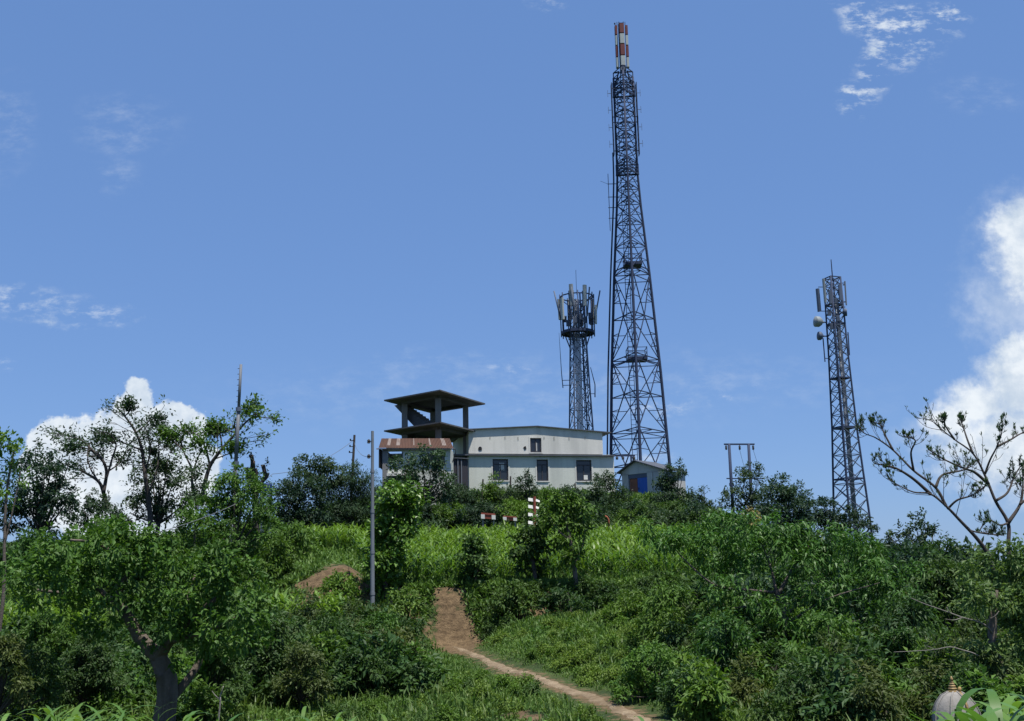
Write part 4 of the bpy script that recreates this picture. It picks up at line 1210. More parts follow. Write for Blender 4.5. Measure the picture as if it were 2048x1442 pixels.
def wire(name, label, pts, r_=0.012, sag=0.0, cat='wire'):
    res = []
    for a, b_ in zip(pts, pts[1:]):
        a, b_ = Vector(a), Vector(b_)
        for i in range(12):
            t = i / 12; q = a.lerp(b_, t); q.z -= sag * 4 * t * (1 - t); res.append(q)
    res.append(Vector(pts[-1]))
    mb = MB(); mb.tube(res, r_, 5)
    o = mb.build(name, M_wire, None, True, loc=res[0]); tag(o, label, cat); return o
wire('power_wire', 'sagging wire running left from the thin leaning pole over the bushes', [P(705, 882, 78), P(545, 948, 72), P(430, 985, 66)], 0.016, 0.5)
wire('power_wire', 'thin wire crossing the dark bush at the left', [P(480, 1004, 48), P(290, 1071, 42)], 0.014, 0.12)
wire('power_wire', 'fine wire from the thin leaning pole to the pale steel pole', [P(708, 884, 78), P(738, 913, dP)], 0.012, 0.3)
wire('power_wire', 'wire slanting down from the middle insulator of the H frame pole', [P(1479, 898, dd), P(1492, 945, dd + 4)], 0.014, 0.1)
wire('power_wire', 'wire slanting down from the right insulator of the H frame pole', [P(1506, 898, dd), P(1522, 945, dd + 4)], 0.014, 0.1)
# cross-arm beside the house
dd = 86
q = P(1262, 940, dd)
o_ = empty('service_pole', (q.x, dd, gz(q.x, dd)), 'dark post with a long horizontal arm and insulators between house and shed', 'power pole')
mb = MB(); mb.beam((q.x, dd, gz(q.x, dd) - 0.2), P(1262, 909, dd), 0.13, 0.13); mb.build('post', M_steel, o_)
mb = MB(); mb.beam(P(1224, 911, dd), P(1270, 911, dd), 0.12, 0.14); mb.build('arm', M_steel, o_)
for px in (1234, 1246, 1268):
    c = P(px, 917, dd); mb = MB(); mb.lathe(c - Vector((0, 0, 0.1)), [(0.04, 0), (0.12, 0.05), (0.08, 0.1), (0.12, 0.16), (0.04, 0.26)], 10); mb.build('insulator', M_black, o_)
q = P(1227, 940, dd - 1.0)
mb = MB(); mb.obox(q - Vector((0.2, 0.15, 0.35)), (0.42, 0, 0), (0, 0.3, 0), (0, 0, 0.6))
# fence posts
for i, (px, py0, py1, dx) in enumerate(((962, 958, 990, 4), (1020, 952, 985, 1), (1150, 966, 990, 0))):
    a = P(px, py1, 77.5); b_ = P(px + dx, py0, 77.5)
    mb = MB(); mb.tube([(a.x, a.y, gz(a.x, a.y) - 0.3), b_ - Vector((0, 0, 0.04)), b_], [0.075, 0.06, 0.03], 7)
    tag(mb.build('fence_post', M_barkd, None, False, loc=(a.x, a.y, gz(a.x, a.y))), ('leaning dark fence post left of the curtained window', 'dark fence post right of the curtained window', 'short dark fence post left of the window with white paper')[i], 'fence post', 'fence posts in front of the house')
# red and white painted blocks
for i, (x0, x1, y0, y1) in enumerate(((962, 991, 1025, 1037), (1006, 1034, 1031, 1040))):
    d_ = 67.5
    a = P(x0, y1, d_); b_ = P(x1, y1 + 2, d_); t_ = P(x0, y0, d_)
    hgt = t_.z - a.z; e_ = (b_ - a); ln = e_.length
    o_ = empty('painted_bench', ((a.x + b_.x) / 2, d_, a.z), ('red topped low bench with white ends at the field edge, left of the pair' if i == 0 else 'red low bench with one bright white end, nearer the red and white post'), 'bench', 'painted benches at the field edge')
    mb = MB(); mb.obox(a + e_ * 0.02 + Vector((0, 0.02, hgt * 0.72)), e_ * 0.96, Vector((0, 0.4, 0)), Vector((0, 0, hgt * 0.28))); mb.build('seat', M_redp, o_)
    mb = MB(); mb.obox(a + e_ * 0.27 + Vector((0, 0.06, 0.02)), e_ * 0.46, Vector((0, 0.3, 0)), Vector((0, 0, hgt * 0.70))); mb.build('panel', M_redp, o_)
    for f in (0.0, 0.74):
        mb = MB(); mb.obox(a + e_ * f + Vector((0, 0, 0)), e_ * 0.26, Vector((0, 0.42, 0)), Vector((0, 0, hgt * 0.715))); mb.build('leg', M_white, o_)
    g_ = gz((a.x + b_.x) / 2, d_)
    mb = MB()
    for f in (0.08, 0.82): mb.obox(a + e_ * f + Vector((0, 0.1, min(g_ - a.z - 0.2, -0.05))), e_ * 0.1, Vector((0, 0.2, 0)), Vector((0, 0, max(a.z - g_ + 0.2, 0.05))))
    mb.build('footing', M_conc, o_)
# red post with white plates
d_ = 68.0
q = P(1069, 1060, d_)
o_ = empty('marker_post', (q.x, d_, gz(q.x, d_)), 'red post carrying four tiers of white plates at the edge of the maize', 'marker post')
mb = MB(); mb.tube([(q.x, d_, gz(q.x, d_) - 0.2), P(1069, 993, d_)], 0.085, 8); mb.build('post', M_redp, o_)
for py in (1000, 1014, 1030, 1046):
    for sx_, w_ in ((-1, 10), (1, 8)):
        c = P(1069 + sx_ * 2.5, py, d_); e_ = P(1069 + sx_ * (2.5 + w_), py + (-1.5 if sx_ < 0 else 2), d_)
        mb = MB(); v = e_ - c
        hh_ = 0.20 if sx_ < 0 else 0.16
        lo = c - Vector((0, 0.02, hh_ / 2)); 
        mb.hexa([lo, lo + v, lo + v + Vector((0, 0.05, 0.0)), lo + Vector((0, 0.05, 0)), lo + Vector((0, 0.06, hh_)), lo + v + Vector((0, 0.06, hh_ * (1.0 if sx_ < 0 else 0.75))), lo + v + Vector((0, 0.11, hh_ * (1.0 if sx_ < 0 else 0.75))), lo + Vector((0, 0.11, hh_))])
        mb.build('plate', M_white, o_)
# orange bent pipe
d_ = 70
mb = MB(); pts = [P(1210, 1032, d_), P(1214, 1034, d_), P(1217, 1039, d_), P(1219, 1052, d_)]
pts[-1].z = gz(pts[-1].x, d_) - 0.1
mb.tube(pts, 0.055, 8)
tag(mb.build('bent_pipe', M_orange, None, True, loc=pts[-1]), 'bent orange pipe poking out of the dark bushes below the shed', 'pipe')
# blue tank roof among bushes on the left
d_ = 62
q = P(534, 985, d_); b0 = Vector((q.x, d_, gz(q.x, d_)))
o_ = empty('water_tank', b0, 'small deep blue water tank on legs behind the bushes beside the lopped trunks', 'water tank')
zt_ = P(534, 966, d_).z; zb_ = P(534, 984, d_).z
mb = MB(); mb.lathe((q.x, d_, zb_), [(0.26, 0), (0.28, 0.06), (0.28, (zt_ - zb_) * 0.8), (0.2, (zt_ - zb_) * 0.95), (0.12, (zt_ - zb_))], 16); mb.build('body', M_tank, o_, False)
for sx_ in (-1, 1):
    for sy_ in (-1, 1):
        mb = MB(); mb.beam((q.x + sx_ * 0.22, d_ + sy_ * 0.22, b0.z - 0.1), (q.x + sx_ * 0.22, d_ + sy_ * 0.22, zb_), 0.07); mb.build('leg', M_galv, o_)
# shrine
d_ = 15.0
q = P(1914, 1440, d_)
gb = gz(q.x, d_)
o_ = empty('shrine', (q.x, d_, gb), 'small whitewashed domed shrine with a ringed golden spire behind maize leaves', 'shrine')
kS = d_ / FPX
zt_ = P(1908, 1382, d_).z
mb = MB()
Hd = 58 * kS; Rd = 44 * kS
prof2 = [(Rd * 1.08, -0.35), (Rd * 1.1, -0.02), (Rd * 1.0, 0.0), (Rd * 1.0, Hd * 0.1), (Rd * 0.95, Hd * 0.35), (Rd * 0.80, Hd * 0.62), (Rd * 0.55, Hd * 0.86), (Rd * 0.28, Hd * 0.97), (0.03, Hd)]
mb.lathe((q.x, d_, zt_ - Hd), prof2, 24); mb.build('dome', M_stupa, o_, True)
mb = MB(); mb.obox((q.x - Rd * 1.3, d_ - Rd * 1.3, gb - 0.1), (Rd * 2.6, 0, 0), (0, Rd * 2.6, 0), (0, 0, zt_ - Hd - 0.35 - gb + 0.1)); mb.build('plinth', M_stupa, o_)
mb = MB()
for k in range(8):
    an = k / 8 * 6.283 + 0.2
    pts = [(q.x + math.cos(an) * (r_ + 0.006), d_ + math.sin(an) * (r_ + 0.006), zt_ - Hd + h_) for r_, h_ in prof2[2:]]
    mb.tube(pts, 0.012, 5)
mb.build('dome_rib', M_stupa, o_, True)
mb = MB(); sp = []; z = 0.0
for i in range(5):
    r_ = (0.066 - 0.011 * i); hs = 0.036 - 0.003 * i
    sp += [(r_ * 0.75, z), (r_, z + hs * 0.3), (r_ * 0.95, z + hs * 0.7), (r_ * 0.6, z + hs * 0.98)]; z += hs
sp += [(0.022, z), (0.018, z + 0.03), (0.003, z + 0.06)]
mb.lathe((q.x - 0.02, d_, zt_ - 0.02), sp, 16); mb.build('spire', M_gold, o_, True)
mb = MB(); mb.tube([(q.x + 0.05, d_ - 0.03, zt_ - 0.02), (q.x + 0.055, d_ - 0.06, zt_ + 0.05)], [0.03, 0.02], 8); mb.tube([(q.x + 0.05, d_ - 0.04, zt_ - 0.01), (q.x + 0.05, d_ - Rd * 0.6, zt_ - Hd * 0.18), (q.x + 0.045, d_ - Rd * 0.97, zt_ - Hd * 0.55)], 0.018, 6); mb.build('gilded_rib', M_gold, o_, True)

#@@VEG@@
# ------------------------------------------------------------------ vegetation
def leaf_cloud(tw, nrm, rng, per, L, Wd, spread, droop=0.25, up=0.35, tintvar=0.35):
    """leaf rosettes: tw (n,3) twig points, nrm (n,3) outward directions -> verts, quads, tint per vertex"""
    n = len(tw)
    base = np.repeat(tw, per, 0); out = np.repeat(nrm, per, 0)
    k = len(base)
    base = base + rng.normal(0, 1, (k, 3)) * spread
    d = out * 0.7 + rng.normal(0, 0.75, (k, 3)); d[:, 2] -= droop
    d /= np.linalg.norm(d, axis=1, keepdims=True) + 1e-9
    nn_ = out * 0.5 + rng.normal(0, 0.5, (k, 3)); nn_[:, 2] += up + 0.7
    s_ = np.cross(d, nn_); s_ /= np.linalg.norm(s_, axis=1, keepdims=True) + 1e-9
    nl = np.cross(s_, d)
    l_ = L * rng.uniform(0.55, 1.45, (k, 1)); w_ = Wd * rng.uniform(0.7, 1.2, (k, 1))
    mid = base + d * l_ * 0.45 + nl * l_ * 0.06
    tip = base + d * l_; tip[:, 2:3] -= l_ * droop * 0.5
    v = np.stack([base, mid + s_ * w_ * 0.5, tip, mid - s_ * w_ * 0.5], 1).reshape(-1, 3)
    f = np.arange(4 * k).reshape(-1, 4)
    tt = np.clip(np.repeat(rng.uniform(0, 1, n), per) * (1 - tintvar) + rng.uniform(0, 1, k) * tintvar, 0, 1)
    return v, f, np.repeat(tt, 4)

def blob_points(c, r, n, rng):
    """twig points of one lobe: leaf clumps gathered on the lobe's shell with gaps between them"""
    K = max(5, int(5 + n / 14))
    uk = rng.normal(0, 1, (K, 3)); uk[:, 2] = uk[:, 2] * 0.9 + 0.15
    uk /= np.linalg.norm(uk, axis=1, keepdims=True)
    rk = rng.uniform(0.45, 1.08, K)
    tk = rng.uniform(0, 1, K)
    w_ = rng.uniform(0.4, 1.0, K); w_ /= w_.sum()
    k = rng.choice(K, n, p=w_)
    o_ = rng.normal(0, 1, (n, 3)); o_ *= (0.30 / math.sqrt(3) * 1.25) * np.array([1.15, 1.15, 0.75])
    q = uk[k] * rk[k][:, None] + o_
    u = q / (np.linalg.norm(q, axis=1, keepdims=True) + 1e-9)
    return np.asarray(c) + q * np.asarray(r), u * 0.6 + uk[k] * 0.4 + np.array([0, 0, 0.25]), tk[k]

def crown(blobs, seed, L, Wd, cover=2.6, per=7, spread=None, droop=0.25, up=0.35):
    """blobs: list of (center, (rx,ry,rz)) in world metres"""
    rng = np.random.default_rng(seed)
    V, F, TT = [], [], []; b0 = 0
    for c, r in blobs:
        area = math.pi * (r[0] + r[1]) / 2 * r[2]
        nl_ = max(int(cover * 1.15 * area / (L * Wd * 0.5)), 14)
        nt_ = max(nl_ // per, 2)
        p, u, tk = blob_points(c, r, nt_, rng)
        v, f, tt = leaf_cloud(p, u, rng, per, L, Wd, spread or L * 0.45, droop, up)
        tt = np.clip(tt * 0.55 + np.repeat(tk, per * 4) * 0.45, 0, 1)
        V.append(v); F.append(f + b0); TT.append(tt); b0 += len(v)
    return np.concatenate(V), np.concatenate(F), np.concatenate(TT)

def wob(pts, amt, rng_):
    res = []
    for i, q in enumerate(pts):
        res.append(q + Vector((rng_.uniform(-1, 1), rng_.uniform(-1, 1), rng_.uniform(-1, 1) * 0.5)) * (amt if 0 < i < len(pts) - 1 else 0))
    return res

def taper_path(pts, r0, r1, n=6):
    q = catmull(pts, n)
    m_ = len(q) - 1
    return q, [r0 + (r1 - r0) * (i / m_) ** 0.8 for i in range(m_ + 1)]

class Tree:
    """one plant: Empty with trunk, limbs and crown"""
    def __init__(s, name, label, cat, base, group=None):
        s.base = Vector(base); s.root = empty(name, s.base, label, cat, group)
        s.mb = MB(); s.blobs = []
    def limb(s, pts, r0, r1, n=8):
        q, rr = taper_path(pts, r0, r1)
        s.mb.tube(q, rr, n, caps=True, lump=0.09 if r0 > 0.1 else 0.0); return q
    def finish(s, seed, mat, bark, L, Wd, cover=2.6, per=7, droop=0.25, up=0.35, auto=True, trunk_r=0.1, crownname='crown', extra=None):
        rg = random.Random(seed)
        if auto and s.blobs:
            cs = [Vector(c) for c, r in s.blobs]
            ctr = sum(cs, Vector()) / len(cs)
            fork = s.base.lerp(Vector((ctr.x, ctr.y, min(c.z for c in cs))), 0.6)
            fork = Vector((s.base.x * 0.6 + ctr.x * 0.4, s.base.y * 0.6 + ctr.y * 0.4, s.base.z + max((min(c.z for c in cs) - s.base.z) * 0.8, 0.15)))
            s.limb([s.base - Vector((0, 0, 0.25)), s.base.lerp(fork, 0.5) + Vector((rg.uniform(-.1, .1), 0, 0)), fork], trunk_r, trunk_r * 0.7)
            for c in cs:
                s.limb([fork - Vector((0, 0, 0.05)), fork.lerp(c, 0.5) + Vector((0, 0, -0.12 * (c - fork).length * 0.5)), c], trunk_r * 0.5, trunk_r * 0.12, 5)
        if s.mb.v: s.mb.build('trunk', bark, s.root, True)
        v, f, t_ = crown(s.blobs, seed, L, Wd, cover, per, None, droop, up)
        if extra is not None:
            v = np.concatenate([v, extra[0]]); f = np.concatenate([f, extra[1] + len(t_)]); t_ = np.concatenate([t_, extra[2]])
        link_mesh(crownname, v, f, mat, s.root, False, attrs={'tint': t_})
        return s.root

def blobs_px(lst, d, depth, seed, squash=1.0):
    """crown lobes drawn as (px, py, rpx) give real spheres at distance d, scattered through the crown's depth"""
    rg = random.Random(seed); res = []
    for q in lst:
        px, py, r_ = q[:3]
        dd_ = d + (q[3] if len(q) > 3 else rg.uniform(-1, 1) * depth)
        c = P(px, py, dd_); rm = r_ / FPX * dd_
        res.append((c, (rm, rm, rm * squash)))
    return res
def fill(px0, px1, py0, py1, n, rmin, rmax, seed, dome=True):
    """lobes filling a domed area of the picture"""
    rg = random.Random(seed); res = []
    cx, hw = (px0 + px1) / 2, (px1 - px0) / 2
    for i in range(n):
        t = (i + 0.5) / n * 2 - 1 + rg.uniform(-0.1, 0.1)
        r_ = rg.uniform(rmin, rmax)
        x = cx + max(-1, min(1, t)) * (hw - r_ * 0.8)
        topy = py0 + (py1 - py0) * (0.75 * abs(t) ** 2.2 if dome else 0.15 * rg.random()) + r_
        y = topy if i % 2 == 0 else rg.uniform(topy, max(topy, py1 - r_ * 0.6))
        res.append((x, min(y, py1 - r_ * 0.3), r_))
    return res

def simple_tree(name, label, cat, px, d, lobes, mat, L, Wd, seed, depth=1.0, cover=2.6, bark=None, trunk_r=0.1, group=None, per=7, droop=0.25, squash=1.0):
    t = Tree(name, label, cat, spot(px, d), group)
    t.blobs = blobs_px(lobes, d, depth, seed, squash)
    return t.finish(seed, mat, bark or M_barkd, L, Wd, cover, per, droop, trunk_r=trunk_r)

# ---- open branching trees (limbs with leaf tufts at the twig ends)
def branching(t, limbs_px, d, seed, tuft_n, L, Wd, mat, bark, r0=0.14, yjit=0.8, levels=2, kids=(3, 5), clen=(0.25, 0.5), tuft_r=0.16, droop=0.1, flat=0.0, tipfall=0.72, trim=1.0, tuft_p=1.0, vsq=1.0):
    rg = random.Random(seed); rng = np.random.default_rng(seed)
    tips = []
    def sub(q, length, rad, lev):
        n_ = len(q); cnt = rg.randint(*(kids[min(levels - lev, len(kids) - 1)] if isinstance(kids, list) else kids))
        for j in range(cnt):
            f = rg.uniform(0.25, 1.0) if j else 1.0
            i = min(int(f * (n_ - 1)), n_ - 1)
            p0 = q[i]; tg = (q[min(i + 1, n_ - 1)] - q[max(i - 1, 0)]).normalized()
            side = Vector((rg.uniform(-1, 1), rg.uniform(-1, 1), rg.uniform(-0.3, 0.6)))
            side -= tg * side.dot(tg); side.normalize()
            dr = (tg * 0.75 + side * rg.uniform(0.5, 0.95)).normalized(); dr.z *= vsq; dr.normalize()
            ln = length * rg.uniform(*clen) * (1.0 - tipfall * f)
            p1 = p0 + dr * ln * 0.55
            dr2 = (dr + Vector((0, 0, 0.55 - flat))).normalized()
            p2 = p1 + dr2 * ln * 0.5
            qq, rr = taper_path([p0, p1, p2], rad * (0.6 if lev > 1 else 0.5), max(rad * 0.3, 0.007), 3)
            t.mb.tube(qq, rr, 5, caps=False)
            if lev > 1: sub(qq, ln, rad * 0.5, lev - 1)
            elif rg.random() < tuft_p: tips.append((p2, dr2))
    for lb in limbs_px:
        pts_, ra, rb = lb[0], lb[1], lb[2]
        off = lb[3] if len(lb) > 3 else 0.0
        m_ = len(pts_)
        pts = [P(q[0], q[1], d + off * (i / (m_ - 1)) + (rg.uniform(-.3, .3) * yjit if 0 < i else 0)) for i, q in enumerate(pts_)]
        q, rr = taper_path(pts, ra, rb, 6)
        nk = max(4, int(len(q) * trim)); q, rr = q[:nk], rr[:nk]
        t.mb.tube(q, rr, 8, caps=True)
        ln = sum((a - b_).length for a, b_ in zip(q, q[1:]))
        sub(q[len(q) // 4:], ln, max(rb * 1.3, ra * 0.24), levels)
        tips.append((q[-1], (q[-1] - q[-2]).normalized()))
    t.mb.build('trunk', bark, t.root, True)
    tp = np.array([tuple(a) for a, b_ in tips]); tn = np.array([tuple(b_ + Vector((0, 0, 0.3))) for a, b_ in tips])
    v, f, tt = leaf_cloud(tp, tn, rng, tuft_n, L, Wd, tuft_r, droop, 0.5)
    link_mesh('crown', v, f, mat, t.root, False, attrs={'tint': tt})
    return tips

# ===== hilltop trees at the left =====
t = Tree('slender_tree', 'slender pale trunked tree at the left edge with a small leafy head', 'tree', spot(8, 33))
t.limb([t.base - Vector((0, 0, .3)), P(6, 1200, 33), P(9, 1080, 33), P(14, 980, 33), P(28, 900, 33.2)], 0.065, 0.03)
t.limb([P(9, 1090, 33), P(28, 1010, 33), P(44, 930, 33)], 0.03, 0.014, 6)
t.blobs = blobs_px([(10, 872, 22), (38, 890, 18), (-6, 900, 22), (22, 930, 16), (40, 960, 14), (2, 965, 20), (-20, 880, 30), (15, 1000, 14)], 33, .6, 3)
t.finish(301, L_mid, M_bark, 0.16, 0.08, 2.0, auto=False)
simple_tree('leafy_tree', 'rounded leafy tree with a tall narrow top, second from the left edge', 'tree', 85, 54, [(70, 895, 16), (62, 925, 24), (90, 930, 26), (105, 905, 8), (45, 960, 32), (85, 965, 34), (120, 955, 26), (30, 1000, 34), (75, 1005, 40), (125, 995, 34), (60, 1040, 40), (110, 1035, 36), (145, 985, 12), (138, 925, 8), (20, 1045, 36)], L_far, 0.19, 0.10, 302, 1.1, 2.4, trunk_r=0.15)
t = Tree('umbrella_tree', 'open branched umbrella tree with sparse leaf tufts in front of the left cloud', 'tree', spot(210, 60))
branching(t, [([(214, 1020), (207, 985), (196, 962), (165, 943), (137, 932)], .15, .03), ([(207, 985), (213, 945), (205, 920), (190, 905), (165, 882), (140, 872), (116, 866)], .11, .025, .6),
    ([(212, 960), (225, 915), (232, 890), (222, 870), (205, 862)], .07, .02, -.8), ([(205, 922), (180, 900), (160, 895), (145, 898)], .05, .02, -1), ([(196, 962), (180, 935), (175, 905), (182, 880)], .05, .02, .8), ([(213, 945), (240, 925), (252, 900)], .05, .02, 1)], 60, 77, 7, 0.19, 0.11, L_far, M_barkd, levels=2, kids=[(8, 11), (5, 7)], clen=(0.34, 0.6), tuft_r=0.17, flat=0.5, trim=0.96, vsq=0.45, tipfall=0.6)
t = Tree('umbrella_tree', 'tallest umbrella tree at the left, its thin crown reaching above the cloud', 'tree', spot(300, 61))
branching(t, [([(302, 1060), (298, 1010), (290, 950), (284, 900), (270, 862), (246, 828), (229, 811)], .17, .03), ([(284, 900), (262, 892), (240, 882), (215, 872)], .06, .02, .8),
    ([(290, 945), (300, 905), (296, 870), (285, 845)], .06, .02, -.8), ([(272, 866), (290, 850), (305, 838), (322, 850)], .05, .02, .6), ([(250, 832), (262, 818), (255, 805)], .04, .02, .3), ([(296, 990), (312, 945), (318, 900), (312, 865)], .07, .02, 1.2)], 61, 78, 7, 0.19, 0.11, L_far, M_barkd, levels=2, kids=[(8, 11), (5, 7)], clen=(0.34, 0.6), tuft_r=0.17, flat=0.5, trim=0.96, vsq=0.45, tipfall=0.6)
simple_tree('leafy_tree', 'dense dark tree between the umbrella trees at the left', 'tree', 318, 64, [(318, 895, 24), (300, 915, 26), (335, 920, 26), (290, 950, 30), (322, 955, 32), (350, 950, 26), (275, 985, 32), (312, 990, 34), (350, 985, 32), (300, 1030, 36), (345, 1030, 34), (260, 1025, 30), (375, 1000, 16)], L_far, 0.2, 0.11, 303, 1.2, 1.9, trunk_r=0.16)
t = Tree('umbrella_tree', 'umbrella tree whose long flat branch crosses the tall stepped mast', 'tree', spot(396, 60))
branching(t, [([(402, 1010), (408, 975), (420, 932), (444, 898), (472, 866), (502, 836), (526, 832)], .15, .03, -1), ([(396, 1010), (385, 975), (383, 938), (366, 900), (362, 870)], .11, .02, .8),
    ([(420, 932), (412, 900), (398, 872), (372, 862)], .07, .02, .5), ([(444, 898), (440, 868), (425, 850)], .06, .02, .8), ([(472, 866), (470, 842), (490, 826), (508, 812)], .05, .02, -.5), ([(384, 945), (400, 905), (405, 880)], .05, .02, -.7), ([(366, 900), (345, 880), (330, 868)], .05, .02, 0.2), ([(472, 866), (445, 858), (425, 862)], .05, .02, 0.9), ([(430, 918), (462, 905), (478, 893)], .04, .02, -0.9)], 60, 79, 8, 0.20, 0.12, L_mid, M_barkd, levels=2, kids=[(8, 11), (5, 7)], clen=(0.34, 0.6), tuft_r=0.17, flat=0.5, trim=0.96, vsq=0.45, tipfall=0.6)
simple_tree('young_tree', 'small young tree with upright leaves at the foot of the umbrella tree by the mast', 'tree', 392, 57, [(392, 935, 14), (385, 960, 18), (402, 965, 16), (380, 990, 20), (405, 995, 20)], L_far, 0.2, 0.09, 304, .5, 1.8, trunk_r=.07)
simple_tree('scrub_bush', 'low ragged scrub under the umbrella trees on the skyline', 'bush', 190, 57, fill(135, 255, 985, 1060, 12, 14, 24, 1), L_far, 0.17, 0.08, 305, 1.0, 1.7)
simple_tree('round_bush', 'big round bright green bush standing below the tall stepped mast', 'bush', 470, 49, [(470, 950, 22), (455, 975, 30), (490, 975, 30), (420, 995, 30), (515, 990, 28), (470, 1005, 40), (400, 1025, 30), (435, 1035, 38), (500, 1030, 40), (535, 1015, 22), (400, 1065, 34), (450, 1075, 40), (505, 1075, 38), (535, 1060, 26), (380, 1045, 22), (470, 935, 10)], L_mid, 0.17, 0.085, 306, 1.3, 2.8, trunk_r=0.12)
# lopped trunks
t = Tree('lopped_tree', 'lopped tree stump with knobbly bare limbs beside the blue tank', 'tree', spot(512, 60))
for pts, r_ in (([(505, 985), (501, 955), (505, 925), (502, 910)], .10), ([(507, 985), (508, 950), (507, 922)], .08), ([(512, 985), (513, 950), (510, 938)], .10), ([(514, 990), (522, 968), (530, 952), (526, 930)], .10), ([(522, 968), (533, 955), (536, 946)], .08), ([(497, 985), (496, 955), (494, 935)], .07)):
    t.limb([P(x, y, 60) for x, y in pts], r_ * 0.8, r_ * 1.15)
t.limb([t.base - Vector((0, 0, .2)), P(511, 985, 60)], 0.2, 0.16)
t.blobs = blobs_px([(503, 912, 7), (511, 938, 7), (526, 928, 8), (537, 946, 6), (497, 940, 5), (514, 955, 6)], 60, .1, 4)
t.finish(307, L_far, M_barkd, 0.15, 0.08, 1.4, auto=False)
simple_tree('spreading_bush', 'broad dark bush mound with a rounded top beside the small mast-side tank', 'bush', 605, 68, [(590, 965, 26), (570, 990, 30), (610, 990, 36), (565, 1025, 30), (600, 1030, 38), (640, 1025, 34), (575, 1050, 26), (640, 1050, 26), (558, 975, 16), (630, 975, 26), (555, 1005, 22)], L_far, 0.2, 0.10, 308, 1.2, 2.6)
simple_tree('spreading_tree', 'flat topped dark tree rising from the bushes left of the thin leaning pole', 'tree', 640, 70, [(615, 930, 18), (640, 925, 18), (662, 932, 18), (600, 945, 16), (630, 950, 26), (660, 955, 24), (680, 950, 16)], L_far, 0.2, 0.11, 309, 1.0, 2.6, trunk_r=.14)
simple_tree('thicket_bush', 'feathery upright thicket around the foot of the thin leaning pole', 'bush', 705, 71, [(700, 945, 16), (715, 935, 10), (690, 965, 24), (725, 960, 22), (670, 985, 30), (705, 990, 34), (738, 985, 28), (660, 1020, 34), (700, 1025, 38), (740, 1020, 34), (725, 1045, 28), (680, 1048, 28), (760, 1000, 24)], L_far, 0.22, 0.05, 310, 1.2, 2.6)

# ===== in front of the house =====
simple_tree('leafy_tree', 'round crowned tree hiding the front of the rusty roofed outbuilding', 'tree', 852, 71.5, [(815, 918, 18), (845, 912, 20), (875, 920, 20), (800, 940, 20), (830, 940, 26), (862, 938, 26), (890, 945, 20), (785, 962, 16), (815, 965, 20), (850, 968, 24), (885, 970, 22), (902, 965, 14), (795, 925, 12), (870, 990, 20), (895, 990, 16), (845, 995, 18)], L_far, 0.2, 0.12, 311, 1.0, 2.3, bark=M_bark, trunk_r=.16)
hedge = [(905, 1000, 975, 8), (945, 975, 1010, 9), (985, 960, 1020, 9), (1022, 965, 1025, 10), (1050, 950, 1030, 9), (1095, 972, 1030, 10), (1140, 968, 1030, 10), (1175, 975, 1035, 9)]
hl_ = ('bushy shrub at the left corner of the house front', 'shrub in front of the curtained window', 'shrub with raised leafy shoots under the curtained window', 'shrub between the curtained window and the narrow window', 'tall spiky shrub in front of the narrow ground floor window', 'shrub just right of the narrow ground floor window', 'shrub left of the window with the white paper', 'shrub right below the window with the white paper')
for i, (px, pt, pb_, n) in enumerate(hedge):
    lob = fill(px - 38, px + 38, pt + 4, pb_ + 22, n, 13, 21, 40 + i)
    if i in (2, 4): lob += [(px, pt - 4, 8), (px + 4, pt + 8, 10)]
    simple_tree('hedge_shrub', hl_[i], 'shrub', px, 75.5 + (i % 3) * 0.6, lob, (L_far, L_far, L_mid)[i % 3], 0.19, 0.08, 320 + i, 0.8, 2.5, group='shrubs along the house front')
low = [(850, 1030, 40, 25), (890, 1028, 46, 25), (935, 1030, 42, 22), (975, 1018, 40, 18), (1030, 1015, 40, 20), (1125, 1030, 40, 24), (790, 1020, 40, 25), (730, 1040, 40, 16)]
ll = ('shrub under the round crowned tree by the outbuilding', 'light green mounded shrub right of the round crowned tree', 'rounded shrub above the left painted bench', 'shrub just behind the left painted bench', 'shrub just behind the right painted bench', 'shrub right of the red and white post', 'shrub left of the round crowned tree', 'shrub at the top of the maize left of the vine covered trunk')
for i, (px, py, hw, hh) in enumerate(low):
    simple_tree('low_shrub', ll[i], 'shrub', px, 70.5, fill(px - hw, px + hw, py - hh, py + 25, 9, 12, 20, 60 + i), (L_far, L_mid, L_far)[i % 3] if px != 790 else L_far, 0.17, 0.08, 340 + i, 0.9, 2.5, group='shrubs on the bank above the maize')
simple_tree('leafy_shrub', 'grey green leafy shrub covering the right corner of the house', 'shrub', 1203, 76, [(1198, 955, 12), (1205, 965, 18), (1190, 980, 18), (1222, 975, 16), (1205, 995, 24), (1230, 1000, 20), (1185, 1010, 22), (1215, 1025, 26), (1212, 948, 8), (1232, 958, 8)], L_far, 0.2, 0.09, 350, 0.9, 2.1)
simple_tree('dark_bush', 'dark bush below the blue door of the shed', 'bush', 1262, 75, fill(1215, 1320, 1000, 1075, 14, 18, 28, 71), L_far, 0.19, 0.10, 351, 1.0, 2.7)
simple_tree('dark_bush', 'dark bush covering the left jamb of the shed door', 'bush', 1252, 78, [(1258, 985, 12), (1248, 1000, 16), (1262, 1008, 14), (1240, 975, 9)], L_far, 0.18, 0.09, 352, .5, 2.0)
simple_tree('leafy_tree', 'tree with feathery top growing against the right side of the shed', 'tree', 1350, 78.5, [(1358, 932, 10), (1345, 945, 14), (1365, 950, 12), (1335, 962, 16), (1352, 975, 22), (1330, 990, 22), (1362, 1000, 24), (1335, 1020, 28), (1370, 1028, 28), (1318, 1005, 16), (1378, 985, 12), (1340, 1045, 30), (1322, 968, 14), (1318, 985, 16), (1335, 945, 12), (1325, 1030, 22)], L_far, 0.2, 0.10, 353, 1.0, 2.4, trunk_r=.14)
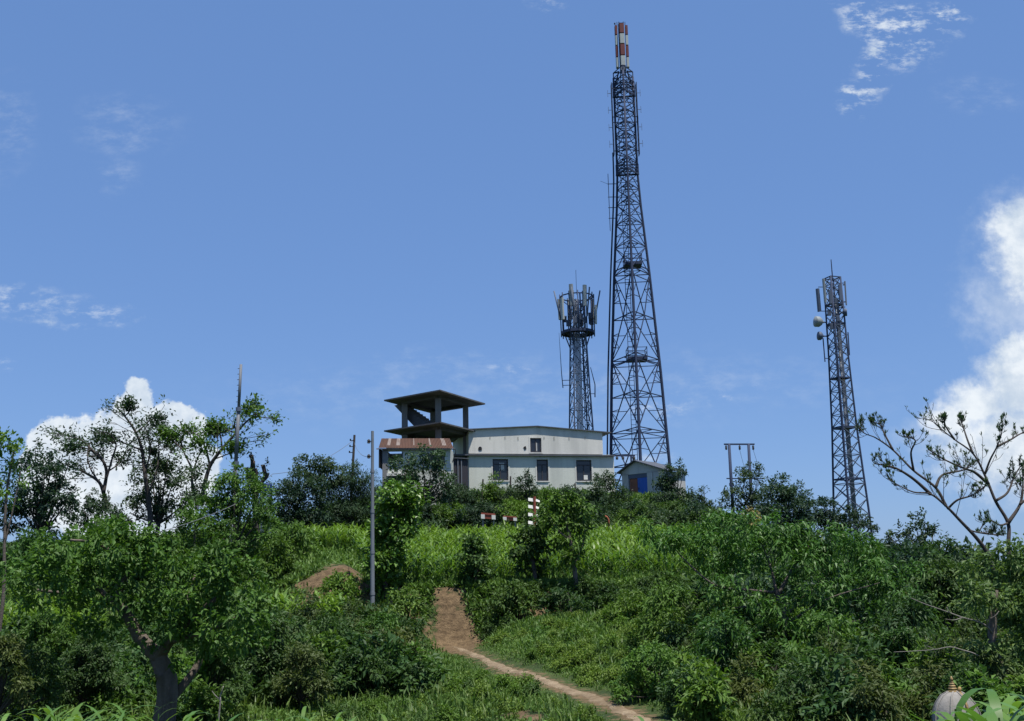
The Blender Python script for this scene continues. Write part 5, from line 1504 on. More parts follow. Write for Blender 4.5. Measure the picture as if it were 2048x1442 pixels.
simple_tree('dark_bush', 'dark rounded bush right of the shed on the crest', 'bush', 1385, 74, fill(1335, 1440, 1005, 1080, 14, 18, 28, 72), L_far, 0.2, 0.10, 354, 1.0, 2.6)
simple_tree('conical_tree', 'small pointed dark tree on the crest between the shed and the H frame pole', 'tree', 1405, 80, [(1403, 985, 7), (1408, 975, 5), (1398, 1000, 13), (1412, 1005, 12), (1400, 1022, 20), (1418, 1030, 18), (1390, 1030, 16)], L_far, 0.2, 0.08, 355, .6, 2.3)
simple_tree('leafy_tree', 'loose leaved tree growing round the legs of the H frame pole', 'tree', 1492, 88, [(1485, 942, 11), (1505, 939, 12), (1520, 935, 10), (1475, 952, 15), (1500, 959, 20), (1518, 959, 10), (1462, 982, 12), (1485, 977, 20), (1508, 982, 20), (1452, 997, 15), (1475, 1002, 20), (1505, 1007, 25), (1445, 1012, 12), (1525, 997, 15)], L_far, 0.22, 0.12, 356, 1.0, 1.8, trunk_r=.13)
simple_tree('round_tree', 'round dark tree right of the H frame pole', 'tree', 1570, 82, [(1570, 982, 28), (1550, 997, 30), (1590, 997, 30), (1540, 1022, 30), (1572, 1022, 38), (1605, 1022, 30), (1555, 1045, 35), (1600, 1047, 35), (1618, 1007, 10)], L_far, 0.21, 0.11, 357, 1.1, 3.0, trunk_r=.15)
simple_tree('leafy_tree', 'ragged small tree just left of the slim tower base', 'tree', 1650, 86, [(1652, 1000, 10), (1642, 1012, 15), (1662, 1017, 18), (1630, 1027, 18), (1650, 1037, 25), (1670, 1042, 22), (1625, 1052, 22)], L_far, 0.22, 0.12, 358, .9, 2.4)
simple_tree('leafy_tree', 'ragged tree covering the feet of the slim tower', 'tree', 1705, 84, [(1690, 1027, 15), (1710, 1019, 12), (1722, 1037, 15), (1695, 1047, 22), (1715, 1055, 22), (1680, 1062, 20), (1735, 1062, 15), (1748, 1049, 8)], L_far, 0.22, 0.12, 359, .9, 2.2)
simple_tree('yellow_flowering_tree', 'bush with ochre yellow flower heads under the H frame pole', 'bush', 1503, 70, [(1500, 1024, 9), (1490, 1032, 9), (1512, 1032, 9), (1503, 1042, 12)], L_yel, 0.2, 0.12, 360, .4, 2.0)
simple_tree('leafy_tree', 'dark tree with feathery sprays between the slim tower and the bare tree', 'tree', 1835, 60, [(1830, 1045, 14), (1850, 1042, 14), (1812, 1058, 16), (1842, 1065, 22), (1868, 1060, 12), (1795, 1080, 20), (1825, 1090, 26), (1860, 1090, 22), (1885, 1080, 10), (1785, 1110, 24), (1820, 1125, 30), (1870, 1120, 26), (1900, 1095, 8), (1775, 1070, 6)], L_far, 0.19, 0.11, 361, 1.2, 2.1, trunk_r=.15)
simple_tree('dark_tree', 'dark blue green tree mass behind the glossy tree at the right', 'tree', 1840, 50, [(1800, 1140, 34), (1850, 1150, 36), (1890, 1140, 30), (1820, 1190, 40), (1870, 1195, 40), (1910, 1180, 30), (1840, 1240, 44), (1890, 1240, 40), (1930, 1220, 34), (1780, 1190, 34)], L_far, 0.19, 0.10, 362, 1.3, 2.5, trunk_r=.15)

# ===== bare branched tree at the right =====
t = Tree('bare_tree', 'nearly leafless tree with spreading forked limbs and small tufts at the right', 'tree', spot(1990, 41))
branching(t, [
    ([(1990, 1150), (1974, 1106), (1953, 1076), (1922, 1043), (1892, 1012), (1861, 988), (1827, 984), (1793, 968), (1762, 947)], .095, .009, -1.0),
    ([(1892, 1012), (1871, 975), (1827, 941), (1786, 900), (1752, 876), (1728, 866), (1715, 849)], .06, .011, .9),
    ([(1861, 988), (1827, 958), (1793, 937), (1765, 930), (1742, 926)], .07, .018, -1.2),
    ([(1871, 975), (1885, 950), (1926, 940), (1945, 925)], .06, .018, .8),
    ([(1922, 1043), (1940, 1060), (1975, 1068), (2010, 1070)], .04, .018, .8),
    ([(1895, 1018), (1915, 1000), (1945, 990), (1975, 968)], .05, .018, -.8),
    ([(1786, 900), (1770, 870), (1760, 850), (1741, 843)], .045, .016, .4),
    ([(1827, 941), (1822, 905), (1830, 880), (1800, 872)], .05, .016, -.6),
    ], 41, 81, 5, 0.12, 0.045, L_far, M_barkd, levels=3, kids=[(12, 15), (3, 4), (2, 3)], clen=(0.28, 0.52), tuft_r=0.015, droop=-0.25, flat=-0.1, tipfall=0.72, yjit=0.3, trim=0.95, tuft_p=0.45)
t = Tree('bare_tree', 'second nearly leafless tree, upright, its trunk at the right edge of the picture', 'tree', spot(2020, 42.5))
branching(t, [
    ([(2020, 1170), (2017, 1091), (2016, 1046), (1991, 1002), (1970, 951), (1946, 907), (1909, 879), (1875, 852), (1852, 828)], .10, .009, .5),
    ([(1970, 948), (1980, 920), (1994, 893), (2004, 862), (2003, 830)], .05, .011, -.9),
    ([(1977, 968), (1950, 945), (1929, 937), (1885, 917), (1845, 890)], .07, .018, -1.0),
    ([(2016, 1046), (2040, 1009), (2046, 970), (2044, 930)], .08, .016, .5),
    ([(2016, 1046), (2000, 1050), (1975, 1040), (1955, 1068)], .045, .018, -.6),
    ([(1991, 1002), (2015, 985), (2030, 950), (2050, 920)], .06, .018, .8),
    ([(1994, 893), (2020, 880), (2040, 868), (2060, 860)], .05, .016, .6),
    ([(1946, 907), (1935, 880), (1925, 850), (1918, 835)], .05, .016, .6),
    ([(1909, 879), (1890, 850), (1888, 832)], .045, .016, -.4),
    ([(2040, 1009), (2060, 990), (2090, 950)], .06, .018, .3),
    ], 42.5, 82, 5, 0.12, 0.045, L_far, M_barkd, levels=3, kids=[(12, 15), (3, 4), (2, 3)], clen=(0.28, 0.52), tuft_r=0.015, droop=-0.25, flat=-0.1, tipfall=0.72, yjit=0.3, trim=0.95, tuft_p=0.45)

# ===== middle ground =====
def vine(label, px, d, lobes, seed, trunk, mat=None):
    t = Tree('vine_covered_tree', label, 'tree', spot(px, d))
    t.limb([t.base - Vector((0, 0, .3))] + [P(x, y, d) for x, y in trunk], 0.13, 0.07)
    t.blobs = blobs_px([(a, b_, c * 1.18) for a, b_, c in lobes], d, .25, seed)
    return t.finish(seed, mat or L_vine, M_barkd, 0.17, 0.13, 3.4, auto=False, droop=0.35)
vine('tall leaning trunk wrapped in thick glossy vines beside the pale pole', 776, 45.5, [(800, 985, 22), (785, 998, 28), (818, 995, 24), (800, 1018, 36), (828, 1020, 14), (790, 1045, 34), (808, 1040, 28), (780, 1070, 32), (796, 1078, 26), (772, 1098, 30), (762, 1118, 30), (785, 1112, 22), (752, 1140, 18), (768, 1150, 22), (776, 1168, 14)], 401, [(772, 1190), (775, 1120), (790, 1040), (802, 985)])
vine('short vine wrapped stump at the terrace edge, above the bare soil bank', 950, 46.2, [(945, 1085, 18), (952, 1100, 24), (938, 1095, 16), (955, 1125, 22), (950, 1150, 22), (960, 1165, 18)], 402, [(953, 1170), (952, 1130), (948, 1085)], L_dark)
vine('vine wrapped stump between the short stump and the broad leaved tree', 1058, 46.2, [(1050, 1080, 24), (1065, 1090, 22), (1040, 1095, 16), (1055, 1115, 24), (1068, 1135, 18), (1072, 1080, 16), (1060, 1065, 18)], 403, [(1070, 1170), (1068, 1140), (1058, 1090)], L_dark)
t = Tree('broad_leaved_tree', 'broad leaved tree with an upright grey trunk at the terrace edge', 'tree', spot(1156, 45.3))
t.limb([t.base - Vector((0, 0, .3)), P(1157, 1200, 45.3), P(1150, 1150, 45.3), P(1140, 1080, 45.3), P(1130, 1030, 45.3)], .13, .06)
t.limb([P(1147, 1130, 45.3), P(1165, 1090, 45.6), P(1172, 1050, 46)], .06, .03); t.limb([P(1140, 1080, 45.3), P(1115, 1060, 45), P(1100, 1035, 44.8)], .05, .02)
t.blobs = blobs_px([(1105, 1005, 22), (1130, 1000, 22), (1155, 1008, 22), (1090, 1025, 20), (1120, 1025, 28), (1150, 1030, 28), (1172, 1025, 16), (1105, 1050, 26), (1135, 1055, 30), (1165, 1055, 22), (1120, 1080, 22), (1145, 1085, 24), (1140, 1115, 20), (1160, 1110, 14), (1130, 1130, 12), (1085, 1045, 12)], 45.3, .6, 5)
t.finish(404, L_mid, M_bark, 0.18, 0.10, 2.3, auto=False, droop=0.5)
t = Tree('dead_stub', 'short bare stub standing left of the upright grey trunk', 'tree', spot(1135, 44.2))
t.limb([t.base - Vector((0, 0, .2)), P(1136, 1200, 44.2), P(1137, 1182, 44.2)], .07, .06)
t.blobs = blobs_px([(1140, 1200, 6)], 44.2, .1, 6); t.finish(405, L_dark, M_bark, 0.12, 0.06, 1.2, auto=False)

# big glossy drooping-leaved tree, right of centre
t = Tree('glossy_leaved_tree', 'wide spreading tree with drooping glossy leaves filling the right of the slope', 'tree', spot(1585, 30))
G = 30
t.limb([t.base - Vector((0, 0, .3)), P(1578, 1290, G), P(1570, 1230, G), P(1552, 1180, G)], .11, .07)
t.limb([P(1570, 1235, G), P(1610, 1190, G + .4), P(1670, 1140, G + .8), P(1720, 1110, G + 1)], .05, .015)
t.limb([P(1552, 1185, G), P(1500, 1180, G - .5), P(1430, 1170, G - 1), P(1370, 1120, G - 1), P(1340, 1085, G - 1)], .04, .012)
t.limb([P(1552, 1180, G), P(1540, 1130, G + .4), P(1520, 1080, G + .6)], .05, .012)
t.limb([P(1556, 1190, G), P(1590, 1130, G), P(1620, 1090, G - .3)], .06, .02)
t.limb([P(1575, 1270, G), P(1640, 1255, G - .8), P(1720, 1240, G - 1)], .06, .015)
t.limb([P(1572, 1250, G), P(1650, 1200, G - 1), P(1760, 1165, G - 1.2)], .035, .01)
t.limb([P(1560, 1200, G), P(1480, 1215, G + .8), P(1400, 1220, G + 1)], .05, .015)
lobes = [(1290, 1062, 22), (1315, 1075, 26), (1345, 1068, 26), (1375, 1070, 30), (1330, 1095, 22), (1410, 1058, 28), (1445, 1048, 30), (1480, 1050, 30), (1515, 1055, 30), (1550, 1062, 30), (1585, 1070, 30), (1620, 1075, 30), (1655, 1078, 30), (1690, 1085, 30), (1725, 1092, 30), (1755, 1102, 26),
    (1400, 1090, 28), (1440, 1085, 32), (1480, 1090, 34), (1520, 1095, 36), (1565, 1100, 36), (1605, 1108, 36), (1650, 1112, 36), (1700, 1120, 34), (1745, 1128, 32), (1780, 1140, 28), (1380, 1110, 22), (1425, 1120, 28), (1470, 1128, 28), (1510, 1135, 24), (1625, 1150, 30), (1680, 1160, 32), (1740, 1165, 34), (1790, 1178, 30), (1830, 1150, 20),
    (1460, 1165, 20), (1510, 1170, 20), (1600, 1195, 26), (1650, 1200, 28), (1710, 1205, 30), (1760, 1215, 28), (1420, 1160, 16), (1560, 1150, 26), (1620, 1240, 26), (1680, 1245, 28), (1735, 1255, 26), (1840, 1185, 14), (1780, 1165, 30)]
lobes += [(1585, 1245, 24, -1.2), (1560, 1215, 22, -1.1), (1600, 1285, 24, -1.3), (1540, 1240, 20, -1.2), (1480, 1195, 22, -1), (1640, 1180, 24, -1.2), (1430, 1180, 22, -1), (1515, 1205, 20, -1)]
t.blobs = blobs_px(lobes, G, 1.5, 8, 0.85)
t.finish(406, L_gloss, M_bark, 0.18, 0.056, 2.5, auto=False, per=9, droop=0.55, up=0.3)

# big gnarled tree in the left foreground
t = Tree('gnarled_tree', 'large gnarled tree with a thick forked trunk in the left foreground', 'tree', spot(340, 20.5))
G = 20.5
t.limb([t.base - Vector((0, 0, .3)), P(335, 1385, G), P(326, 1340, G), P(315, 1300, G)], .205, .145, 20)
t.limb([P(318, 1315, G), P(285, 1280, G), P(262, 1245, G), P(240, 1205, G), P(238, 1180, G), P(250, 1150, G), P(262, 1110, G + .2)], .14, .055, 16)
t.limb([P(318, 1310, G), P(338, 1285, G - .2), P(355, 1262, G - .3), P(400, 1225, G - .4), (P(440, 1190, G - .4))], .12, .04, 10)
t.limb([P(240, 1205, G), P(215, 1195, G + .3), P(190, 1175, G + .4), P(130, 1185, G + .5), P(75, 1180, G + .5)], .07, .025)
t.limb([P(250, 1150, G), P(230, 1110, G - .3), P(190, 1085, G - .5), P(140, 1080, G - .6)], .06, .02)
t.limb([P(355, 1262, G - .3), P(375, 1200, G + .3), P(390, 1150, G + .4)], .06, .02)
t.limb([P(338, 1285, G - .2), P(420, 1260, G - .8), P(480, 1230, G - 1)], .05, .02)
t.limb([P(345, 1395, G + .3), P(375, 1360, G + .4), P(395, 1330, G + .5), P(400, 1310, G + .5)], .09, .06)
lobes = [(240, 1065, 26), (270, 1075, 26), (205, 1075, 26), (165, 1085, 28), (125, 1095, 28), (85, 1110, 26), (55, 1120, 22), (230, 1100, 34), (185, 1115, 36), (140, 1125, 36), (95, 1140, 32), (275, 1105, 34), (310, 1110, 34), (295, 1085, 22), (330, 1090, 16), (345, 1125, 26),
    (60, 1150, 24), (110, 1160, 28), (160, 1150, 28), (200, 1150, 22), (290, 1140, 32), (330, 1150, 30), (45, 1165, 16), (180, 1200, 22), (205, 1215, 20), (160, 1185, 18), (170, 1240, 16), (190, 1255, 14),
    (390, 1130, 26), (425, 1130, 28), (460, 1130, 26), (490, 1150, 28), (380, 1160, 34), (420, 1165, 36), (460, 1170, 36), (500, 1190, 30), (520, 1210, 22), (365, 1195, 30), (405, 1205, 34), (450, 1210, 34), (490, 1225, 28), (350, 1225, 22), (385, 1240, 24), (430, 1245, 28), (470, 1255, 24), (320, 1215, 22), (300, 1235, 20), (310, 1185, 22), (285, 1200, 18), (335, 1255, 16), (445, 1115, 18), (510, 1170, 18)]
lobes = [(a, b_, c * 1.2) for a, b_, c in lobes] + [(255, 1160, 26, -.5), (225, 1190, 24, -.6), (270, 1195, 26, -.5), (245, 1135, 24, -.5), (350, 1255, 22, -.6), (375, 1250, 26, -.7), (300, 1215, 20, -.5), (395, 1275, 22, -.5), (425, 1275, 24), (480, 1280, 20), (200, 1255, 20), (225, 1235, 18, -.3), (120, 1195, 22), (75, 1190, 18), (150, 1205, 22), (30, 1130, 22), (525, 1235, 18), (400, 1295, 24), (450, 1300, 26), (495, 1290, 24), (530, 1265, 20), (370, 1285, 16, -.6), (345, 1240, 18, -.6), (292, 1290, 15, -.5), (345, 1330, 13, -.4), (300, 1345, 12, -.35), (270, 1255, 14, -.5), (330, 1275, 13, -.5), (120, 1225, 22), (165, 1270, 20), (55, 1200, 20)]
t.blobs = blobs_px(lobes, G, 1.1, 9)
t.finish(407, L_mid, M_barkg, 0.12, 0.062, 2.4, auto=False, per=8, droop=0.35)

def mass(name, label, px, d, lobes, seed, mat, L, W_, depth, cover=2.4, droop=0.5):
    return simple_tree(name, label, 'tree' if name.endswith('tree') else 'shrub', px, d, lobes, mat, L, W_, seed, depth, cover, trunk_r=0.07, droop=droop)
mass('bushy_tree', 'bushy young tree with drooping leaves below the glossy leaved tree', 1430, 25, fill(1370, 1530, 1225, 1400, 16, 22, 34, 701), 701, L_gloss, .17, .055, 1.0)
mass('bushy_tree', 'bushy tree with light green tips right below the glossy tree trunk', 1640, 24, fill(1560, 1740, 1215, 1400, 18, 24, 36, 702), 702, L_mid, .13, .06, 1.1)
mass('bushy_tree', 'leafy bush tree between the glossy tree and the bleached branches', 1800, 26, fill(1725, 1890, 1180, 1380, 18, 24, 36, 703), 703, L_dark, .15, .06, 1.1)
mass('arching_shrub', 'tall arching shrub at the left end of the glossy tree', 1330, 34, fill(1270, 1400, 1160, 1290, 14, 20, 30, 704), 704, L_mid, .15, .06, 1.0)
mass('arching_shrub', 'yellow green arching shrub under the left limb of the glossy tree', 1440, 31, fill(1380, 1500, 1175, 1290, 12, 18, 28, 705), 705, L_herb, .15, .06, .9)
mass('dark_tree', 'dark leafy tree behind the bleached branches', 1890, 33, fill(1810, 1960, 1110, 1300, 16, 24, 38, 706), 706, L_dark, .15, .075, 1.2)
mass('bushy_tree', 'dark bushy growth in the middle right behind the glossy tree', 1700, 38, fill(1600, 1800, 1090, 1230, 14, 24, 36, 707), 707, L_dark, .17, .08, 1.2)
# right edge trees
t = Tree('pale_leaved_tree', 'pale blue green leafy tree with bare whitish branches at the right edge', 'tree', spot(1995, 21))
G = 21
t.limb([t.base - Vector((0, 0, .3)), P(1998, 1330, G), P(1985, 1265, G), P(1990, 1180, G)], .13, .06)
lobes = [(2040, 1105, 30), (2010, 1110, 28), (1980, 1125, 28), (1955, 1140, 26), (2050, 1150, 40), (2015, 1155, 38), (1975, 1165, 32), (1945, 1175, 24), (2050, 1200, 40), (2015, 1205, 34), (1990, 1195, 30), (2045, 1250, 40), (2010, 1255, 34), (1965, 1205, 20), (1930, 1195, 14), (2040, 1300, 42), (2000, 1310, 34), (1965, 1300, 26), (2045, 1350, 40), (2000, 1360, 34), (1960, 1350, 26), (2070, 1230, 50), (2080, 1330, 50), (2080, 1130, 50), (1920, 1205, 10), (1875, 1195, 9)]
t.blobs = blobs_px(lobes, G + .3, .9, 10)
t.finish(408, L_pale, M_bark, 0.13, 0.055, 2.5, auto=False, per=8, droop=0.45)
def dead_branch(label, polys, d0):
    mb_ = MB(); q0 = P(*polys[0][0][0][:2], d0)
    for pts, r0_, r1_ in polys:
        q, rr = taper_path([P(x, y, d0 + o) for x, y, o in pts], r0_, r1_, 6); mb_.tube(q, rr, 6)
    tag(mb_.build('dead_branch', M_barkp, None, True, loc=q0), label, 'branch')
dead_branch('forked bleached bare branch reaching out of the pale leaved tree', [
    ([(1990, 1275, 0.2), (1976, 1255, -.3), (1955, 1243, -.5), (1925, 1235, -.6), (1890, 1222, -.7), (1850, 1208, -.7), (1822, 1196, -.7)], .022, .006),
    ([(1976, 1255, -.3), (1972, 1238, -.5), (1960, 1225, -.6)], .014, .006), ([(1974, 1240, -.4), (1990, 1232, -.5), (1998, 1222, -.5)], .012, .005),
    ([(1960, 1245, -.4), (1948, 1228, -.5)], .012, .005), ([(1900, 1226, -.7), (1893, 1214, -.7)], .010, .005), ([(1925, 1235, -.6), (1908, 1240, -.7), (1890, 1238, -.7)], .010, .005)], 21)
dead_branch('long thin bleached bare branch lying level below the forked one', [
    ([(1965, 1316, 0), (1945, 1306, -.6), (1925, 1300, -.6), (1900, 1294, -.6), (1870, 1299, -.6), (1830, 1302, -.6), (1788, 1304, -.6)], .015, .005),
    ([(1870, 1299, -.6), (1855, 1292, -.6)], .008, .004)], 21)
# thin pale sapling stems in the foreground
t = Tree('bare_sapling', 'thin pale bare sapling standing in the shade right of the gnarled trunk', 'tree', spot(440, 18.5))
t.limb([t.base - Vector((0, 0, .1)), P(440, 1410, 18.5), P(440, 1395, 18.5), P(447, 1372, 18.5)], .018, .008, 6)
t.limb([P(440, 1400, 18.5), P(430, 1390, 18.5), P(424, 1382, 18.5)], .01, .005, 5)
t.blobs = blobs_px([(447, 1370, 5)], 18.5, .05, 3); t.finish(409, L_mid, M_barkp, 0.05, 0.025, 0.6, auto=False)

# bigger named shrubs of the fore- and middle ground
shr = [
 ('dark shrub at the lower left corner behind the front maize', 60, 21.5, (0, 130, 1285, 1400), 14, 26, L_dark),
 ('dark shrub left of the gnarled trunk', 175, 23, (110, 245, 1270, 1400), 16, 28, L_dark),
 ('olive shrub at the far lower left edge', 10, 19.5, (-40, 60, 1270, 1400), 12, 20, L_dry),
 ('light green shrub in front of the lower left maize terrace', 90, 29, (30, 150, 1225, 1310), 12, 22, L_mid),
 ('dark shrub just right of the gnarled trunk', 430, 23.5, (365, 500, 1275, 1395), 16, 26, L_dark),
 ('dark shrub between the gnarled tree and the pale pole', 530, 27, (470, 590, 1215, 1350), 18, 28, L_dark),
 ('olive tipped shrub left of the dark hollow', 600, 25, (550, 660, 1290, 1400), 14, 24, L_dry),
 ('dark shrub left of the foot of the pale pole', 670, 33, (610, 735, 1235, 1340), 16, 26, L_dark),
 ('dark arching shrub hiding the foot of the pale pole', 760, 34, (705, 815, 1225, 1340), 16, 26, L_mid),
 ('dark shrub left of the bend of the dirt path', 815, 36, (770, 860, 1235, 1350), 14, 24, L_dark),
 ('dark round shrub below the foot of the pale pole', 720, 27, (650, 800, 1300, 1405), 18, 28, L_dark),
 ('grassy shrub above the pale pole foot on the bank', 800, 43, (760, 850, 1175, 1260), 12, 22, L_herb),
 ('light shrub with upright shoots right of the bare bank', 1075, 39, (1020, 1130, 1255, 1320), 12, 20, L_mid),
 ('light shrub in the middle of the slope right of the path', 1150, 36, (1095, 1210, 1255, 1330), 12, 20, L_herb),
 ('shrub with pale tips below the terrace edge', 1260, 39, (1200, 1330, 1185, 1290), 14, 24, L_mid),
 ('long leaved shrub at the left foot of the glossy tree', 1340, 31, (1290, 1400, 1215, 1320), 14, 24, L_mid),
 ('yellowish leaved shrub left of the glossy tree trunk', 1430, 27, (1380, 1490, 1225, 1330), 14, 24, L_herb),
 ('dark shrub under the glossy tree trunk', 1530, 26.5, (1470, 1600, 1285, 1390), 16, 26, L_dark),
 ('green shrub with drooping leaves at the lower right centre', 1390, 21.5, (1320, 1460, 1320, 1430), 18, 26, L_dark),
 ('green shrub right of the glossy tree trunk', 1660, 25.5, (1590, 1740, 1270, 1370), 16, 26, L_mid),
 ('bright leaved shrub under the bare whitish branches', 1790, 24, (1730, 1860, 1255, 1370), 16, 26, L_gloss),
 ('shrub left of the shrine under the whitish branch', 1860, 23, (1800, 1920, 1300, 1400), 14, 24, L_mid),
 ('brownish dry shrub left of the shrine', 1740, 19, (1680, 1810, 1350, 1450), 16, 24, L_dry),
 ('feathery green shrub at the bottom right of centre', 1610, 20, (1530, 1690, 1335, 1445), 18, 26, L_dark),
 ('shrub at the bottom between path end and glossy tree', 1300, 24, (1230, 1370, 1290, 1400), 14, 22, L_mid),
 ('dark shrub behind the shrine', 1930, 19, (1880, 1990, 1330, 1440), 14, 22, L_dark),
 ('bushy shrub on the bank left of the slipped soil', 555, 47, (505, 605, 1075, 1185), 16, 26, L_mid),
 ('yellow green shrub at the upper edge left of the maize field', 585, 56, (530, 640, 1045, 1110), 14, 22, L_herb),
 ('low shrub in the hollow below the slipped soil', 670, 43.5, (640, 715, 1145, 1190), 8, 14, L_mid),
 ('dark shrub on the shaded terrace bank right of the bare soil', 1020, 44.6, (975, 1070, 1165, 1225), 10, 18, L_dark),  # dark leaves on these bank shrubs partly stand in for its shade
 ('dark shrub on the shaded terrace bank below the upright grey trunk', 1120, 44.2, (1070, 1180, 1175, 1235), 10, 18, L_dark),
 ('dark shrub on the terrace bank right of the upright grey trunk', 1215, 44.3, (1170, 1270, 1168, 1235), 10, 18, L_dark),
 ('leafy shrub behind the gnarled tree, below the skyline bushes', 330, 38, (270, 400, 1075, 1175), 18, 26, L_mid),
 ('dark leafy shrub below the umbrella trees', 200, 46, (130, 280, 1035, 1120), 18, 28, L_mid),
 ('bright leafy shrub left below the second tree from the left', 60, 40, (0, 130, 1060, 1150), 18, 28, L_mid),
]
for i, (lb, px, d, (x0, x1, y0, y1), ra, rb, mt) in enumerate(shr):
    kk = d / FPX
    ls = min(max(0.085, d * 0.0038), 0.2)
    n = max(10, int((x1 - x0) * (y1 - y0) / (ra * rb * 1.6)))
    simple_tree('shrub', lb, 'shrub', px, d, fill(x0, x1, y0, y1, n, ra, rb, 500 + i), mt, ls, ls * 0.48, 600 + i, min(1.2, (x1 - x0) * kk * 0.4), 2.5, trunk_r=.04, droop=0.4)

# ---- repeated small shrubs, copies of a few built plants
def proto_shrub(seed, mat, L, Wd, tall=1.0):
    rg = random.Random(seed)
    t = Tree('small_shrub', None, 'shrub', (0, 0, -50))
    n = 7
    for i in range(n):
        a = rg.uniform(0, 6.28); q = rg.uniform(0.05, 0.42)
        r_ = rg.uniform(0.18, 0.3)
        t.blobs.append((Vector((math.cos(a) * q, math.sin(a) * q, -50 + rg.uniform(0.2, 0.75) * tall)), (r_, r_, r_ * 1.05)))
    return t.finish(seed, mat, M_barkd, L, Wd, 2.6, trunk_r=0.03, droop=0.35)
protos = [proto_shrub(900 + i, m_, L, w_, tl_) for i, (m_, L, w_, tl_) in enumerate([
    (L_mid, .13, .06, 1.0), (L_herb, .12, .055, .8), (L_dark, .14, .07, 1.1), (L_mid, .15, .05, 1.2), (L_herb, .11, .06, .7), (L_dark, .13, .065, .9), (L_dry, .12, .04, 1.0), (L_far, .15, .075, 1.1)])]
used = set()
PLACED = []
def place_shrub(i, loc, sc, rot, label, group):
    src = protos[i]
    if i not in used: o = src; used.add(i)
    else:
        o = src.copy(); COL.objects.link(o)
        for ch in src.children:
            c = ch.copy(); COL.objects.link(c); c.parent = o
    o.location = loc; o.scale = (sc, sc, sc * (0.85 + 0.3 * ((i * 7 + int(rot * 100)) % 10) / 10)); o.rotation_euler = (0, 0, rot)
    o['label'] = label; o['group'] = group; o['category'] = 'shrub'
def near_path(x, y, w_=0.8): return np.min((PATH[:, 0] - x) ** 2 + (PATH[:, 1] - y) ** 2) < w_ * w_
zones = [
 ('low green shrub among many on the slope right of the dirt path', 'low shrubs right of the path', (985, 1310), (26, 42.5), (.35, .75), 85, (1, 4, 0, 1, 4)),
 ('low shrub among many between the dirt path and the front maize', 'low shrubs left of the path', (640, 1240), (19.5, 32), (.3, .6), 90, (0, 4, 5, 1, 4)),
 ('dark shrub among many in the shaded thicket left of the path', 'thicket shrubs left of the path', (430, 850), (25, 41), (.7, 1.5), 90, (2, 5, 0, 2, 5, 6)),
 ('shaded shrub among many below the gnarled tree at the lower left', 'thicket shrubs at the lower left', (-60, 440), (22, 36), (.7, 1.4), 80, (2, 5, 0, 2)),
 ('shrub among many in the thicket at the lower right', 'thicket shrubs at the lower right', (1300, 2100), (18.5, 33), (.6, 1.3), 150, (2, 3, 5, 0, 2, 6)),
 ('shrub among many on the far slope behind the glossy tree', 'shrubs on the far right slope', (1400, 2100), (34, 82), (1.0, 2.2), 110, (2, 7, 5, 7)),
 ('shrub among many on the bank between the maize and the buildings', 'shrubs on the bank below the buildings', (560, 1440), (67.5, 77), (.9, 1.7), 110, (2, 5, 7, 7, 0)),
 ('shrub among many on the shaded face of the maize terrace', 'shrubs on the terrace face', (965, 1420), (43.6, 45.4), (.5, .95), 80, (2, 5, 2, 5)),  # dark plants only, deepening the shade of the face by leaf colour
 ('shrub among many on the wooded slope at the left', 'shrubs on the left slope', (-80, 560), (44, 66), (.9, 1.8), 90, (7, 2, 0, 5)),
]
rz = random.Random(12)
for lb, grp, (x0, x1), (d0, d1), (s0_, s1_), n, pr in zones:
    for k in range(n):
        for _ in range(20):
            d = rz.uniform(d0, d1); px = rz.uniform(x0, x1)
            q = spot(px, d)
            if not near_path(q.x, q.y, 0.75) and earth_mask(np.array(q.x), np.array(q.y)) < 0.25: break
        # nothing tall in front of the buildings
        sc = rz.uniform(s0_, s1_)
        if d > 73 and 930 < px < 1330: sc = min(sc, 1.0)
        if d > 60 and px > 1440: sc = min(sc, 1.2)
        PLACED.append((sc / d, rz.choice(pr), q - Vector((0, 0, 0.08)), sc, rz.uniform(0, 6.28), lb, grp))

PLACED.sort(key=lambda q: -q[0])
for q in PLACED[:290]: place_shrub(*q[1:])
def crown_arrays(o):
    me = [c for c in o.children if c.name.startswith('crown')][0].data
    n = len(me.vertices)
    v_ = np.empty(n * 3, np.float32); me.vertices.foreach_get('co', v_)
    t_ = np.empty(n, np.float32); me.attributes['tint'].data.foreach_get('value', t_)
    return v_.reshape(-1, 3), t_
PA = [crown_arrays(o) for o in protos]
for i_, o in enumerate(protos):
    if i_ not in used:
        for ch in list(o.children): bpy.data.objects.remove(ch)
        bpy.data.objects.remove(o)
UM = [L_mid, L_herb, L_dark, L_dry, L_far]
UI = [0, 1, 2, 0, 1, 2, 3, 4]
V, F, TT, MI = [], [], [], []; b0 = 0
for _s, i, q, sc, a, lb, grp in PLACED[290:]:
    pv_, pt_ = PA[i]
    c_, s_ = math.cos(a) * sc, math.sin(a) * sc
    V.append(np.stack([pv_[:, 0] * c_ - pv_[:, 1] * s_ + q.x, pv_[:, 0] * s_ + pv_[:, 1] * c_ + q.y, pv_[:, 2] * sc + q.z], 1))
    F.append(np.arange(len(pv_)).reshape(-1, 4) + b0); b0 += len(pv_)
    TT.append(np.clip(pt_ + rz.uniform(-.15, .15), 0, 1)); MI.append(np.full(len(pv_) // 4, UI[i]))
tag(link_mesh('undergrowth', np.concatenate(V), np.concatenate(F), UM, None, attrs={'tint': np.concatenate(TT)}, matidx=np.concatenate(MI)), 'mixed bushy undergrowth filling the slopes between the larger plants', 'undergrowth', kind='stuff')

